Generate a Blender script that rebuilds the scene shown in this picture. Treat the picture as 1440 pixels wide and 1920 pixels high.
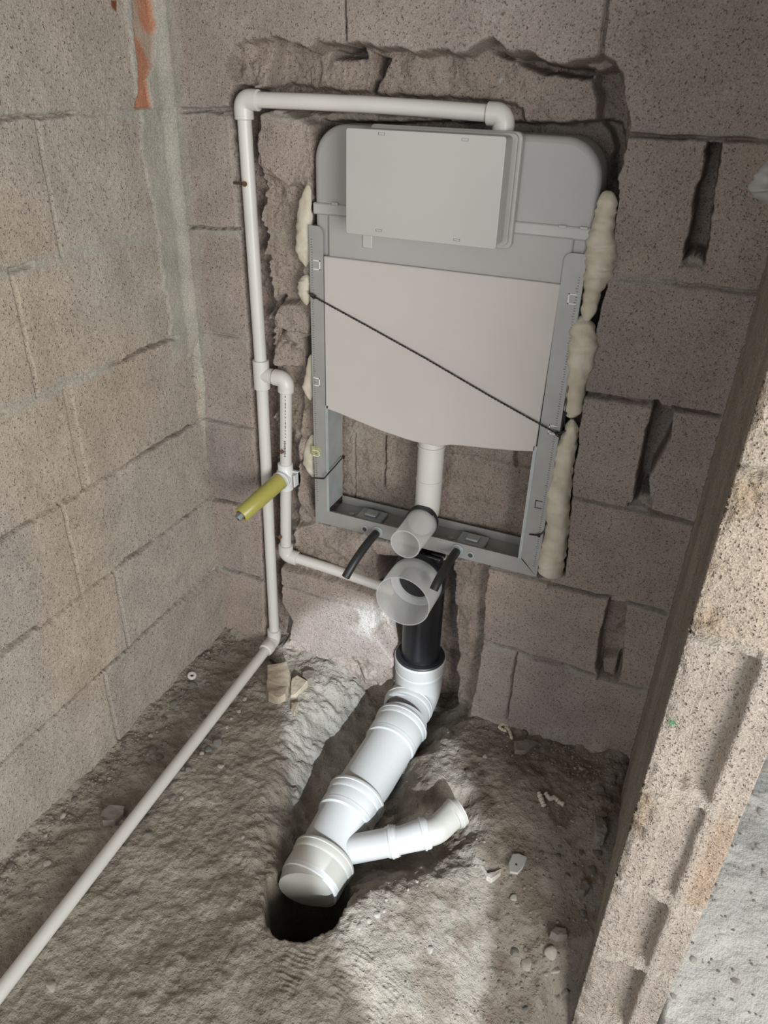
import bpy, bmesh, math, random
import numpy as np
from mathutils import Vector, Matrix
random.seed(7)
sc = bpy.context.scene
C = sc.collection
for o in list(bpy.data.objects): bpy.data.objects.remove(o)

# ------------------------------------------------------------------ camera
CAM = np.array([0.9507, -1.2450, 1.2665]); YAW, PITCH, ROLL, FPX = -0.39021, -0.53015, 0.030527, 1392.67
def axes():
    cy, sy, cp, sp = math.cos(YAW), math.sin(YAW), math.cos(PITCH), math.sin(PITCH)
    f = np.array([sy*cp, cy*cp, sp]); rt = np.array([cy, -sy, 0.]); up = np.cross(rt, f)
    return rt*math.cos(ROLL)+up*math.sin(ROLL), -rt*math.sin(ROLL)+up*math.cos(ROLL), f
RT, UP, FW = axes()
def at(px, py, ax, val):
    """measured point: where the line of sight through a photo position meets the plane axis=val"""
    d = FW*FPX+RT*(px-720)+UP*(960-py)
    return CAM+d*((val-CAM[ax])/d[ax])
cd = bpy.data.cameras.new('camera'); cam = bpy.data.objects.new('camera', cd); C.objects.link(cam)
cd.sensor_fit = 'VERTICAL'; cd.sensor_height = 24; cd.lens = 24*FPX/1920; cd.clip_start = .02
m = Matrix([[RT[i], UP[i], -FW[i], CAM[i]] for i in range(3)]+[[0, 0, 0, 1]])
cam.matrix_world = m; sc.camera = cam

# ------------------------------------------------------------------ world, lights, exposure
sc.view_settings.view_transform = 'Standard'; sc.view_settings.look = 'None'
sc.view_settings.gamma = 1; sc.view_settings.use_curve_mapping = False
sc.view_settings.exposure = 0.0
w = bpy.data.worlds.new('sky'); sc.world = w; w.use_nodes = True
w.node_tree.nodes['Background'].inputs[0].default_value = (.84, .92, 1.0, 1)
w.node_tree.nodes['Background'].inputs[1].default_value = .95
def aim(o, tgt):
    o.rotation_euler = (Vector(tgt)-o.location).to_track_quat('-Z', 'Y').to_euler()
def area(name, loc, tgt, sx, sy, power, col):
    l = bpy.data.lights.new(name, 'AREA'); l.shape = 'RECTANGLE'; l.size = sx; l.size_y = sy
    l.energy = power; l.color = col
    o = bpy.data.objects.new(name, l); C.objects.link(o); o.location = loc; aim(o, tgt); return o
area('doorway_daylight', (2.5, -2.3, .95), (.40, -.4, .0), 1.2, 1.2, 76, (1.0, .975, .935))
area('front_fill', (.15, -3.3, 1.15), (.8, 0, .5), 1.2, 1.2, 22, (.95, .98, 1.0))  # added fill lamp facing the back wall, not a known window
sl = bpy.data.lights.new('sunbeam', 'SPOT'); sl.energy = 900; sl.color = (.80, .90, 1.0)
sl.spot_size = math.radians(11.5); sl.spot_blend = .22; sl.shadow_soft_size = .015
so = bpy.data.objects.new('sunbeam', sl); C.objects.link(so)
so.location = (2.52, -2.90, 1.62); aim(so, (.635, -.36, .04)); so.scale = (.52, 1, 1)

# ------------------------------------------------------------------ helpers
def tag(o, label=None, cat=None, group=None, kind=None):
    if label: o['label'] = label
    if cat: o['category'] = cat
    if group: o['group'] = group
    if kind: o['kind'] = kind
    return o
def link(name, me, mat=None, parent=None, smooth=True):
    o = bpy.data.objects.new(name, me); C.objects.link(o)
    if mat: me.materials.append(mat)
    if smooth and len(me.polygons): me.polygons.foreach_set('use_smooth', [True]*len(me.polygons))
    if parent: o.parent = parent
    return o
def thing(name, label, cat, group=None, loc=(0, 0, 0)):
    o = bpy.data.objects.new(name, None); C.objects.link(o); o.empty_display_size = .05; o.location = loc
    return tag(o, label, cat, group)
class MB:
    def __init__(s): s.v = []; s.f = []
    def add(s, vs, fs):
        n = len(s.v); s.v += [tuple(map(float, v)) for v in vs]; s.f += [tuple(i+n for i in f) for f in fs]; return s
    def box(s, x0, x1, y0, y1, z0, z1):
        v = [(x, y, z) for z in (z0, z1) for y in (y0, y1) for x in (x0, x1)]
        return s.add(v, [(0, 2, 3, 1), (4, 5, 7, 6), (0, 1, 5, 4), (2, 6, 7, 3), (0, 4, 6, 2), (1, 3, 7, 5)])
    def tube(s, pts, r, n=24, cap=True, inner=None):
        pts = [np.array(p, float) for p in pts]; N = len(pts)
        rs = [r]*N if np.isscalar(r) else list(r)
        T = []
        for i in range(N):
            a = pts[max(i-1, 0)]; b = pts[min(i+1, N-1)]; t = b-a; L = np.linalg.norm(t)
            T.append(t/L if L > 1e-9 else (T[-1] if T else np.array([0, 0, 1.])))
        u = np.cross(T[0], [0, 0, 1.]); 
        if np.linalg.norm(u) < .1: u = np.cross(T[0], [0, 1., 0])
        u /= np.linalg.norm(u); rings = []
        for i in range(N):
            u = u-T[i]*np.dot(u, T[i]); u /= np.linalg.norm(u); w_ = np.cross(T[i], u)
            rings.append([pts[i]+rs[i]*(math.cos(2*math.pi*k/n)*u+math.sin(2*math.pi*k/n)*w_) for k in range(n)])
        vs = [p for q in rings for p in q]; fs = []
        for i in range(N-1):
            for k in range(n):
                k2 = (k+1) % n; fs.append((i*n+k, i*n+k2, (i+1)*n+k2, (i+1)*n+k))
        if cap:
            fs.append(tuple(range(n))[::-1]); fs.append(tuple((N-1)*n+k for k in range(n)))
        return s.add(vs, fs)
    def build(s, name, mat, parent=None, smooth=True, bevel=0, seg=2, sub=0):
        me = bpy.data.meshes.new(name); me.from_pydata(s.v, [], s.f); me.update()
        bm = bmesh.new(); bm.from_mesh(me); bmesh.ops.recalc_face_normals(bm, faces=bm.faces); bm.to_mesh(me); bm.free()
        o = link(name, me, mat, parent, smooth)
        if bevel:
            b = o.modifiers.new('bevel', 'BEVEL'); b.width = bevel; b.segments = seg; b.limit_method = 'ANGLE'; b.angle_limit = math.radians(40)
        if sub:
            b = o.modifiers.new('sub', 'SUBSURF'); b.levels = b.render_levels = sub
        if smooth:
            try: me.set_sharp_from_angle(angle=math.radians(42))
            except Exception: pass
        return o
def arc(p0, corner, p1, R, n=10):
    """points of a rounded corner between two straight runs"""
    p0, c, p1 = map(lambda q: np.array(q, float), (p0, corner, p1))
    a = (p0-c)/np.linalg.norm(p0-c); b = (p1-c)/np.linalg.norm(p1-c)
    th = math.acos(np.clip(np.dot(a, b), -1, 1)); d = R/math.tan(th/2); bis = (a+b)/np.linalg.norm(a+b)
    o = c+bis*R/math.sin(th/2); s = c+a*d-o; e = c+b*d-o; ang = math.pi-th; out = []
    for i in range(n+1):
        t = i/n; out.append(o+(s*math.sin((1-t)*ang)+e*math.sin(t*ang))/math.sin(ang))
    return out
def lathe(axis_p, axis_d, prof, n=48):
    """profile of (distance along axis, radius); double-walled if the profile comes back"""
    d = np.array(axis_d, float); d /= np.linalg.norm(d)
    u = np.cross(d, [0, 0, 1.]); u = np.cross(d, [1., 0, 0]) if np.linalg.norm(u) < .1 else u
    u /= np.linalg.norm(u); w_ = np.cross(d, u); p = np.array(axis_p, float); b = MB(); vs = []; fs = []
    for (h, r) in prof:
        for k in range(n):
            a = 2*math.pi*k/n; vs.append(p+d*h+r*(math.cos(a)*u+math.sin(a)*w_))
    for i in range(len(prof)-1):
        for k in range(n):
            k2 = (k+1) % n; fs.append((i*n+k, i*n+k2, (i+1)*n+k2, (i+1)*n+k))
    return b.add(vs, fs)
# numpy noise
def vnoise(x, y, seed=0):
    rng = np.random.RandomState(seed); T = rng.rand(256, 256)
    xi = np.floor(x).astype(int); yi = np.floor(y).astype(int); fx = x-xi; fy = y-yi
    fx = fx*fx*(3-2*fx); fy = fy*fy*(3-2*fy); g = lambda a, b: T[a % 256, b % 256]
    return (g(xi, yi)*(1-fx)+g(xi+1, yi)*fx)*(1-fy)+(g(xi, yi+1)*(1-fx)+g(xi+1, yi+1)*fx)*fy
def fbm(x, y, s, seed=0, o=4):
    r = 0; a = .5; t = 0
    for i in range(o):
        r = r+a*(vnoise(x*s+i*17.3, y*s+i*9.1, seed+i)-.5)*2; t += a; a *= .5; s *= 2.03
    return r/t
def sstep(a, b, x):
    t = np.clip((x-a)/(b-a), 0, 1); return t*t*(3-2*t)
def sdf(px, py, poly):
    """signed distance to a polygon, negative inside"""
    d = np.full(px.shape, 1e9); ins = np.zeros(px.shape, bool); n = len(poly)
    for i in range(n):
        ax, ay = poly[i]; bx, by = poly[(i+1) % n]; ex, ey = bx-ax, by-ay
        t = np.clip(((px-ax)*ex+(py-ay)*ey)/(ex*ex+ey*ey+1e-12), 0, 1)
        d = np.minimum(d, (px-ax-t*ex)**2+(py-ay-t*ey)**2)
        c = ((ay > py) != (by > py)) & (px < ex*(py-ay)/(ey if abs(ey) > 1e-12 else 1e-12)+ax)
        ins ^= c
    d = np.sqrt(d); return np.where(ins, -d, d)
def seg_d(px, py, a, b):
    ex, ey = b[0]-a[0], b[1]-a[1]; t = np.clip(((px-a[0])*ex+(py-a[1])*ey)/(ex*ex+ey*ey), 0, 1)
    return np.hypot(px-a[0]-t*ex, py-a[1]-t*ey)
def grid_obj(name, P, col, pit, mat):
    nu, nv = P.shape[:2]; me = bpy.data.meshes.new(name); me.vertices.add(nu*nv)
    me.vertices.foreach_set('co', P.reshape(-1).astype(np.float32))
    i = np.arange(nu*nv).reshape(nu, nv); q = np.stack([i[:-1, :-1], i[1:, :-1], i[1:, 1:], i[:-1, 1:]], -1).reshape(-1, 4)
    me.loops.add(q.size); me.loops.foreach_set('vertex_index', q.reshape(-1).astype(np.int32))
    me.polygons.add(len(q)); me.polygons.foreach_set('loop_start', (np.arange(len(q))*4).astype(np.int32))
    me.polygons.foreach_set('loop_total', np.full(len(q), 4, np.int32)); me.update(calc_edges=True)
    a = me.color_attributes.new('Col', 'FLOAT_COLOR', 'POINT')
    a.data.foreach_set('color', np.concatenate([col, np.ones(col.shape[:2]+(1,))], -1).reshape(-1).astype(np.float32))
    b = me.attributes.new('pit', 'FLOAT', 'POINT'); b.data.foreach_set('value', pit.reshape(-1).astype(np.float32))
    return link(name, me, mat)
def mixc(c, c2, m_):
    return c*(1-m_[..., None])+np.array(c2)*m_[..., None]

# ------------------------------------------------------------------ materials
def nt(name):
    mt = bpy.data.materials.new(name); mt.use_nodes = True; t = mt.node_tree; return mt, t.nodes, t.links, t.nodes['Principled BSDF']
def plastic(name, col, rough=.4, metal=0, noise=.04, bump=0, bscale=60, spec=.5, nscale=12, dirt=None):
    mt, N, L, B = nt(name); B.inputs['Roughness'].default_value = rough; B.inputs['Metallic'].default_value = metal
    B.inputs['Specular IOR Level'].default_value = spec
    tc = N.new('ShaderNodeTexCoord'); nz = N.new('ShaderNodeTexNoise'); nz.inputs['Scale'].default_value = nscale; nz.inputs['Detail'].default_value = 6
    L.new(tc.outputs['Object'], nz.inputs['Vector'])
    r = N.new('ShaderNodeValToRGB'); r.color_ramp.elements[0].position = .3; r.color_ramp.elements[1].position = .7
    d = dirt or [c*(1-noise*3) for c in col]
    r.color_ramp.elements[0].color = (*d, 1); r.color_ramp.elements[1].color = (*col, 1)
    L.new(nz.outputs['Fac'], r.inputs['Fac']); L.new(r.outputs['Color'], B.inputs['Base Color'])
    if bump:
        n2 = N.new('ShaderNodeTexNoise'); n2.inputs['Scale'].default_value = bscale; n2.inputs['Detail'].default_value = 5
        L.new(tc.outputs['Object'], n2.inputs['Vector']); b = N.new('ShaderNodeBump'); b.inputs['Strength'].default_value = bump; b.inputs['Distance'].default_value = .004
        L.new(n2.outputs['Fac'], b.inputs['Height']); L.new(b.outputs['Normal'], B.inputs['Normal'])
    return mt
def masonry(name, pitscale=290, dist=.003, speck=.55, grain=.25):
    """porous lightweight-aggregate block: colour from the block/mortar layout, open pores and pale grains"""
    mt, N, L, B = nt(name); B.inputs['Roughness'].default_value = .95; B.inputs['Specular IOR Level'].default_value = .15
    tc = N.new('ShaderNodeTexCoord'); at_ = N.new('ShaderNodeAttribute'); at_.attribute_name = 'Col'
    ap = N.new('ShaderNodeAttribute'); ap.attribute_name = 'pit'
    wv = N.new('ShaderNodeTexNoise'); wv.inputs['Scale'].default_value = 90; L.new(tc.outputs['Object'], wv.inputs['Vector'])
    mx = N.new('ShaderNodeVectorMath'); mx.operation = 'SCALE'; mx.inputs['Scale'].default_value = .012
    L.new(wv.outputs['Color'], mx.inputs[0]); ad = N.new('ShaderNodeVectorMath'); L.new(tc.outputs['Object'], ad.inputs[0]); L.new(mx.outputs[0], ad.inputs[1])
    vo = N.new('ShaderNodeTexVoronoi'); vo.inputs['Scale'].default_value = pitscale; L.new(ad.outputs[0], vo.inputs['Vector'])
    nz = N.new('ShaderNodeTexNoise'); nz.inputs['Scale'].default_value = 150; nz.inputs['Detail'].default_value = 4; L.new(tc.outputs['Object'], nz.inputs['Vector'])
    # pores: cell centres, only where the noise allows
    def ramp(src, a, b, ca=0, cb=1):
        q = N.new('ShaderNodeMapRange'); q.inputs[1].default_value = a; q.inputs[2].default_value = b; q.inputs[3].default_value = ca; q.inputs[4].default_value = cb
        L.new(src, q.inputs[0]); return q.outputs[0]
    def math_(op, a, b):
        q = N.new('ShaderNodeMath'); q.operation = op
        for i, s in enumerate((a, b)):
            if isinstance(s, (int, float)): q.inputs[i].default_value = s
            else: L.new(s, q.inputs[i])
        return q.outputs[0]
    core = ramp(vo.outputs['Distance'], .42, .12)
    gate = ramp(nz.outputs['Fac'], .49, .60)
    pore = math_('MULTIPLY', math_('MULTIPLY', core, gate), ap.outputs['Fac'])
    n3 = N.new('ShaderNodeTexNoise'); n3.inputs['Scale'].default_value = 420; n3.inputs['Detail'].default_value = 3; L.new(tc.outputs['Object'], n3.inputs['Vector'])
    n4 = N.new('ShaderNodeTexNoise'); n4.inputs['Scale'].default_value = 14; n4.inputs['Detail'].default_value = 5; L.new(tc.outputs['Object'], n4.inputs['Vector'])
    lum = math_('ADD', math_('ADD', ramp(n3.outputs['Fac'], .3, .7, -grain, grain), ramp(n4.outputs['Fac'], .3, .7, -.12, .12)), 1.0)
    lum = math_('MULTIPLY', lum, math_('SUBTRACT', 1.0, math_('MULTIPLY', pore, speck)))
    vm = N.new('ShaderNodeVectorMath'); vm.operation = 'SCALE'; L.new(at_.outputs['Color'], vm.inputs[0]); L.new(lum, vm.inputs['Scale'])
    L.new(vm.outputs[0], B.inputs['Base Color'])
    h = math_('SUBTRACT', math_('MULTIPLY', nz.outputs['Fac'], .8), math_('MULTIPLY', pore, .9))
    h = math_('ADD', h, math_('MULTIPLY', n3.outputs['Fac'], .35))
    b = N.new('ShaderNodeBump'); b.inputs['Strength'].default_value = .75; b.inputs['Distance'].default_value = dist
    L.new(h, b.inputs['Height']); L.new(b.outputs['Normal'], B.inputs['Normal'])
    return mt
M_WALL = masonry('pumice_block')
M_END = masonry('coarse_pumice_block', 230, .009, .5, .3)
M_FLOOR = masonry('earth_screed', 120, .006, .3, .14)
M_PPR = plastic('white_plastic_pipe', (.60, .585, .545), .38, nscale=9, noise=.03)
M_PVC = plastic('pale_grey_drain_plastic', (.43, .43, .415), .33, nscale=5, noise=.03)
M_PVCR = plastic('drain_socket_plastic', (.47, .47, .455), .33)
M_DUSTY = plastic('dusty_drain_plastic', (.40, .385, .345), .5, nscale=8, noise=.06)
M_TANK = plastic('grey_cistern_plastic', (.35, .342, .328), .42, nscale=5, noise=.03)
M_BAND = plastic('light_grey_cistern_band', (.42, .41, .395), .4)
M_BOX = plastic('off_white_cover_plastic', (.40, .392, .37), .38, nscale=6, noise=.03)
M_PANEL = plastic('white_insulation_board', (.47, .435, .415), .75, nscale=4, noise=.03)
M_BLACK = plastic('black_drain_plastic', (.012, .012, .014), .32, noise=.1)
M_SLEEVE = plastic('black_sleeve_plastic', (.02, .021, .02), .45, noise=.1)
M_RUB = plastic('dark_rubber', (.02, .022, .025), .5)
M_WIRE = plastic('black_tie_wire', (.02, .018, .016), .5)
M_FOAM = plastic('cured_cream_foam', (.56, .52, .43), .7, bump=.5, bscale=70, nscale=25, dirt=(.42, .37, .28))
M_YEL = plastic('yellow_plastic_tube', (.38, .35, .085), .35, nscale=8, noise=.04)
M_GREY = plastic('dark_grey_inner_tube', (.16, .17, .17), .4)
M_ZINC = plastic('galvanised_steel', (.44, .48, .48), .40, metal=.35, nscale=26, noise=.06, spec=.5)
M_ZINCD = plastic('matt_coated_steel', (.33, .328, .316), .5, metal=.25, nscale=18, noise=.05)
M_MARK = plastic('white_print', (.72, .72, .70), .5)
M_DARK = plastic('dark_print', (.05, .05, .05), .6)
M_YMARK = plastic('yellow_sticker', (.33, .33, .16), .5)
M_RUST = plastic('rusty_steel', (.10, .055, .03), .8, bump=.4, bscale=300)
M_STONE = plastic('beige_stone', (.36, .30, .22), .9, bump=.6, bscale=60, nscale=30, dirt=(.24, .20, .15))
M_GSTONE = plastic('grey_stone', (.21, .20, .18), .85, bump=.5, bscale=80, nscale=30)
M_BSTONE = plastic('brown_grey_stone', (.19, .165, .14), .9, bump=.6, bscale=80, nscale=30)
M_PSTONE = plastic('pale_stone', (.42, .39, .34), .85, bump=.5, bscale=80, nscale=30)
def milky():
    mt, N, L, B = nt('milky_translucent_plastic'); B.inputs['Base Color'].default_value = (.92, .93, .93, 1); B.inputs['Roughness'].default_value = .28
    tl = N.new('ShaderNodeBsdfTranslucent'); tl.inputs[0].default_value = (.92, .92, .92, 1)
    tr = N.new('ShaderNodeBsdfTransparent'); tr.inputs[0].default_value = (.92, .93, .93, 1)
    a = N.new('ShaderNodeMixShader'); a.inputs[0].default_value = .5; L.new(B.outputs[0], a.inputs[1]); L.new(tl.outputs[0], a.inputs[2])
    b = N.new('ShaderNodeMixShader'); b.inputs[0].default_value = .52; L.new(a.outputs[0], b.inputs[1]); L.new(tr.outputs[0], b.inputs[2])
    L.new(b.outputs[0], N['Material Output'].inputs[0]); return mt
M_MILK = milky()

BLK = np.array([.325, .288, .252]); MOR = np.array([.315, .305, .265])
JZ = [.204+.2*k for k in range(0, 13)]

# ------------------------------------------------------------------ BACK WALL (front face y=0, chased for the frame and pipes)
def bp(l): return [tuple(at(px, py, 1, 0)[[0, 2]]) for px, py in l]
xs = np.linspace(-.02, 1.06, 541)
zs = np.concatenate([[-.5, -.35], np.linspace(-.28, 1.44, 861), [1.5, 1.7, 2.0, 2.62]])
X, Z = np.meshgrid(xs, zs, indexing='ij')
nA = fbm(X, Z, 28, 1); nB = fbm(X, Z, 80, 5); nC = fbm(X, Z, 9, 9, 3)
D = .0012*nB+.0015*nC
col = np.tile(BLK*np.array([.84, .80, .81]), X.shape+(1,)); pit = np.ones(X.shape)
VJ = {0: [.40, .80], 1: [.125, .525, .925], 2: [.33, .73], 3: [.12, .52, .92], 4: [.045, .40, .73, 1.2], 5: [.10, .50, .905], 6: [.31, .71], -1: [.2, .6], -2: [.4, .8]}
rng = np.random.RandomState(3); mort = np.zeros(X.shape)
# block tints
row = np.floor((1.204-Z)/.2).astype(int)+1
for r in range(-8, 9):
    vj = [-9]+VJ.get(r, [.3+.2*(r % 2), .7+.2*(r % 2)])+[9]
    for a, b in zip(vj[:-1], vj[1:]):
        mk = (row == r) & (X > a) & (X <= b)
        t = 1+.12*(rng.rand()-.5); warm = .03*(rng.rand()-.5)
        col[mk] *= np.array([t+warm, t, t-warm])
Xw = X+.003*nA; Zw = Z+.004*nA
for k, z in enumerate(JZ):
    d = np.abs(Zw-z); fill = sstep(-.15, .25, fbm(X, Z, 7, 20+k, 3)+.25*(z > .7))
    D += .011*(1-fill)*(1-sstep(.0015, .0045, d))+.0035*fill*(1-sstep(.0, .002, np.abs(Zw-z-.006)))
    mort = np.maximum(mort, (1-sstep(.006, .012, d+.004*nB))*(.35+.65*fill))
for r, l in {2: [.73], 1: [.125], 4: [.33]}.items():
    for x in l:
        mk = (Z < 1.404-.2*r) & (Z > 1.204-.2*r) & (np.abs(X-x) < .03)
        d = np.abs(Xw-x); D += np.where(mk, .009*(1-sstep(.001, .0035, d)), 0)
        mort = np.maximum(mort, np.where(mk, .5*(1-sstep(.004, .008, d)), 0))
# chases, cut into the wall: (outline, depth, roughness, edge softness)
def cut(poly, depth, rough, soft=.006, wob=.007, mortar=0., op='max'):
    global D, mort, pit
    s = sdf(X, Z, bp(poly))+wob*nA+.003*nB
    m_ = 1-sstep(-soft, soft*.4, s); tgt = depth+rough*(fbm(X, Z, 22, int(abs(poly[0][0])), 4))
    if op == 'max': D = np.where(m_ > 0, np.maximum(D, D*(1-m_)+m_*(tgt+D*.6)), D)
    else: D = D*(1-m_)+m_*tgt
    if mortar: mort = np.maximum(mort, mortar*m_)
    return m_
# broken-out band above the cistern
m1 = cut([(505, 68), (560, 82), (575, 98), (590, 72), (640, 84), (680, 80), (700, 92), (740, 86), (775, 97), (830, 93), (870, 99), (905, 76), (925, 71), (950, 90), (985, 99), (1030, 117), (1065, 119), (1100, 108), (1125, 103), (1148, 116), (1166, 138), (1178, 180), (1184, 235), (1172, 280), (1160, 330), (1158, 375), (1100, 420), (590, 400), (585, 235), (500, 200), (490, 150)], .058, .012)
cut([(418, 120), (436, 88), (470, 70), (510, 68), (520, 120), (530, 175), (440, 175)], .016, .03, wob=.012)
cut([(500, 95), (565, 92), (572, 130), (565, 175), (505, 175)], .03, .008)
cut([(585, 90), (655, 85), (662, 105), (640, 110), (600, 112)], .085, .01)       # broken open block core
cut([(900, 92), (1100, 128), (1098, 150), (1010, 140), (930, 112)], .085, .01)
cut([(672, 95), (705, 110), (690, 150), (676, 178), (665, 178), (674, 120)], .078, .01)
cut([(1095, 130), (1150, 125), (1172, 200), (1165, 290), (1150, 370), (1120, 360), (1130, 280), (1110, 235)], .074, .012)
# pocket behind the frame
mF = cut([(578, 230), (1150, 230), (1158, 375), (1140, 520), (1100, 700), (1075, 880), (1058, 1080), (1003, 1082), (592, 985), (583, 800), (578, 500)], .088, .008, wob=.003)
# rough strip between riser and frame
cut([(480, 205), (592, 228), (584, 420), (584, 620), (586, 800), (594, 985), (560, 990), (520, 990), (512, 850), (502, 690), (488, 430)], .017, .020, wob=.004)
cut([(487, 330), (560, 350), (575, 380), (565, 500), (540, 620), (505, 640), (492, 480)], .02, .012, wob=.004)
cut([(560, 640), (582, 635), (585, 700), (565, 700)], .07, .01)
cut([(508, 560), (520, 560), (525, 625), (512, 640)], .035, .01)
cut([(555, 870), (585, 860), (592, 960), (575, 960)], .04, .02)
cut([(488, 205), (560, 222), (562, 260), (566, 300), (552, 330), (542, 352), (520, 336), (492, 312), (478, 262), (486, 240)], -.004, .004, soft=.004, wob=.004, op='set')
cut([(520, 565), (560, 570), (577, 595), (574, 628), (520, 622), (510, 595)], .004, .008, soft=.004, op='set')
# chases for the white pipes
cut([(426, 180), (438, 162), (470, 160), (484, 205), (482, 300), (492, 450), (500, 600), (508, 700), (514, 850), (522, 1000), (528, 1130), (548, 1165), (540, 1205), (515, 1215), (498, 1196), (494, 1160), (494, 1080), (488, 950), (478, 850), (469, 700), (459, 560), (449, 440), (441, 330), (431, 220)], .048, .012, wob=.003)
cut([(430, 158), (560, 162), (900, 190), (965, 200), (975, 245), (900, 235), (600, 210), (470, 212)], .045, .01)
cut([(508, 690), (560, 695), (560, 740), (552, 1030), (640, 1050), (725, 1085), (725, 1125), (640, 1100), (515, 1062)], .026, .014, wob=.006)
# chase below the frame down to the floor
cut([(702, 1040), (915, 1062), (908, 1110), (906, 1180), (900, 1235), (890, 1295), (882, 1335), (850, 1400), (740, 1400), (735, 1240), (702, 1195), (700, 1120)], .045, .014, wob=.004)
cut([(706, 1050), (838, 1060), (845, 1200), (850, 1400), (745, 1400), (742, 1240), (712, 1180), (706, 1120)], .088, .012)
cut([(535, 1195), (600, 1235), (680, 1235), (740, 1260), (745, 1420), (520, 1420)], .018, .02, wob=.012)
cut([(588, 985), (690, 1005), (720, 1080), (640, 1060), (545, 1035), (545, 995)], .012, .012, wob=.01)
# open cavities at block ends right of the frame
cut([(1327, 268), (1355, 268), (1350, 300), (1332, 431), (1321, 497), (1310, 484), (1299, 480), (1282, 486), (1302, 373), (1321, 300)], .10, .003, soft=.003, wob=.0015)
cut([(1226, 752), (1262, 777), (1259, 810), (1240, 858), (1215, 901), (1220, 952), (1186, 945), (1189, 920), (1211, 810)], .095, .01, soft=.003, wob=.0015)
cut([(1142, 1125), (1174, 1131), (1171, 1197), (1164, 1269), (1158, 1281), (1121, 1275), (1117, 1247), (1127, 1181)], .05, .02, soft=.003, wob=.0015)
for l in ([(1195, 925), (1225, 935), (1220, 955), (1186, 946)], [(1130, 1245), (1160, 1235), (1158, 1282), (1121, 1276)], [(1290, 478), (1325, 485), (1320, 505), (1283, 500)]):
    cut(l, .015, .015, op='set', mortar=1)
# open cracked joints seen in the photo
for a, b, wd in [((1088, 739), (1228, 757), .0045), (((1262, 766)), (1345, 782), .004), ((1180, 948), (1299, 984), .0045), ((1030, 1098), (1142, 1122), .005), ((1175, 1131), (1250, 1151), .004), ((905, 1200), (1200, 1293), .003), ((968, 1225), (951, 1345), .002), ((646, 0), (648, 85), .002), ((1140, 0), (1126, 100), .003), ((1184, 252), (1440, 268), .003), ((386, 934), (450, 946), .005), ((415, 1066), (485, 1084), .005), ((340, 207), (425, 205), .004), ((352, 427), (445, 430), .002), ((688, 850), (690, 945), .003), ((675, 110), (668, 170), .004), ((942, 884), (944, 910), .004)]:
    pa, pb = bp([a, b]); d = seg_d(Xw, Zw, pa, pb)
    D += .016*(1-sstep(wd*.5, wd*1.3, d+.0015*nB))
# mortar smear in the left corner and above the floor
sm = 1-sstep(.02, .045, X+.02*nA); sm *= sstep(.70, .78, Z+.05*nA); mort = np.maximum(mort, sm); D -= .003*sm
sm = (1-sstep(.012, .04, Z+.035*nA+.01))*(X > .62); mort = np.maximum(mort, .8*sm); D -= .012*sm*(1-sstep(0, .05, Z))
mort = np.clip(mort, 0, 1)
ochre = np.clip(sstep(.45, .9, vnoise(X*5, Z*5, 77))*.35, 0, 1)
col = mixc(col, (.36, .28, .21), ochre*.6)
col = mixc(col, MOR*.85, mort*.7)
# fresh broken faces are browner than the weathered block skin
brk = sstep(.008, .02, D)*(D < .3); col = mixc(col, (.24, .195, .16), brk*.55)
lime = sstep(.62, .75, vnoise(X*22, Z*22, 31)+.25*nB)*np.exp(-((X-.60)**2+(Z-1.27)**2)/.004); col = mixc(col, (.5, .5, .5), np.clip(lime, 0, 1)*.6)
lime = np.exp(-((X-.40)**2+(Z-.17)**2)/.002)*sstep(.3, .6, vnoise(X*40, Z*40, 8)); col = mixc(col, (.55, .53, .5), lime*.7)
D += brk*(.0022*fbm(X, Z, 190, 301, 3)+.003*fbm(X, Z, 60, 311, 3)); pit = 1-mort*.85; pit *= 1-.1*brk
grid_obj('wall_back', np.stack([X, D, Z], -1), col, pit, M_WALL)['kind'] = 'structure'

# ------------------------------------------------------------------ LEFT WALL (face x=0)
ys = np.concatenate([[-3.2, -2.6, -2.0, -1.6, -1.3], np.linspace(-1.15, .02, 520)])
zl = np.concatenate([[-.4, -.2], np.linspace(-.08, 1.44, 680), [1.5, 1.7, 2.0, 2.62]])
Y, Z = np.meshgrid(ys, zl, indexing='ij'); nA = fbm(Y, Z, 26, 41); nB = fbm(Y, Z, 90, 45); nC = fbm(Y, Z, 8, 49, 3)
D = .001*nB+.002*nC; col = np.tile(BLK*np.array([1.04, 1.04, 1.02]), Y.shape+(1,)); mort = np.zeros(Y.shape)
LV = {0: [-.49, -.89], 1: [-.317, -.717], 2: [-.42, -.82], 3: [-.36, -.76], 4: [-.42, -.82], 5: [-.332, -.732], 6: [-.41, -.81], -1: [-.3, -.7]}
row = np.floor((1.204-Z)/.2).astype(int)+1
for r in range(-8, 9):
    vj = [-9]+sorted(LV.get(r, [-.3, -.7]))+[9]
    for a, b in zip(vj[:-1], vj[1:]):
        mk = (row == r) & (Y > a) & (Y <= b); t = 1+.08*(rng.rand()-.5); warm = .03*(rng.rand()-.5); col[mk] *= np.array([t+warm, t, t-warm])
Yw = Y+.002*nA; Zw = Z+.0035*nA+.003*fbm(Y, Z, 60, 61)
for k, z in enumerate(JZ):
    d = np.abs(Zw-z); fill = sstep(-.2, .2, fbm(Y, Z, 6, 90+k, 3)+(.45 if z > .9 else (.05 if z > .7 else -.6)))
    if k in (5,): fill = np.maximum(fill, sstep(-.05, -.12, Y)*0+.6)
    D += .010*(1-fill)*(1-sstep(.0018, .0042, d))+.003*fill*(1-sstep(0, .002, np.abs(Zw-z-.005)))-.0007*fill*(1-sstep(.004, .014, d))
    mort = np.maximum(mort, (1-sstep(.006, .016, d+.008*nB))*fill*.8)
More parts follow.
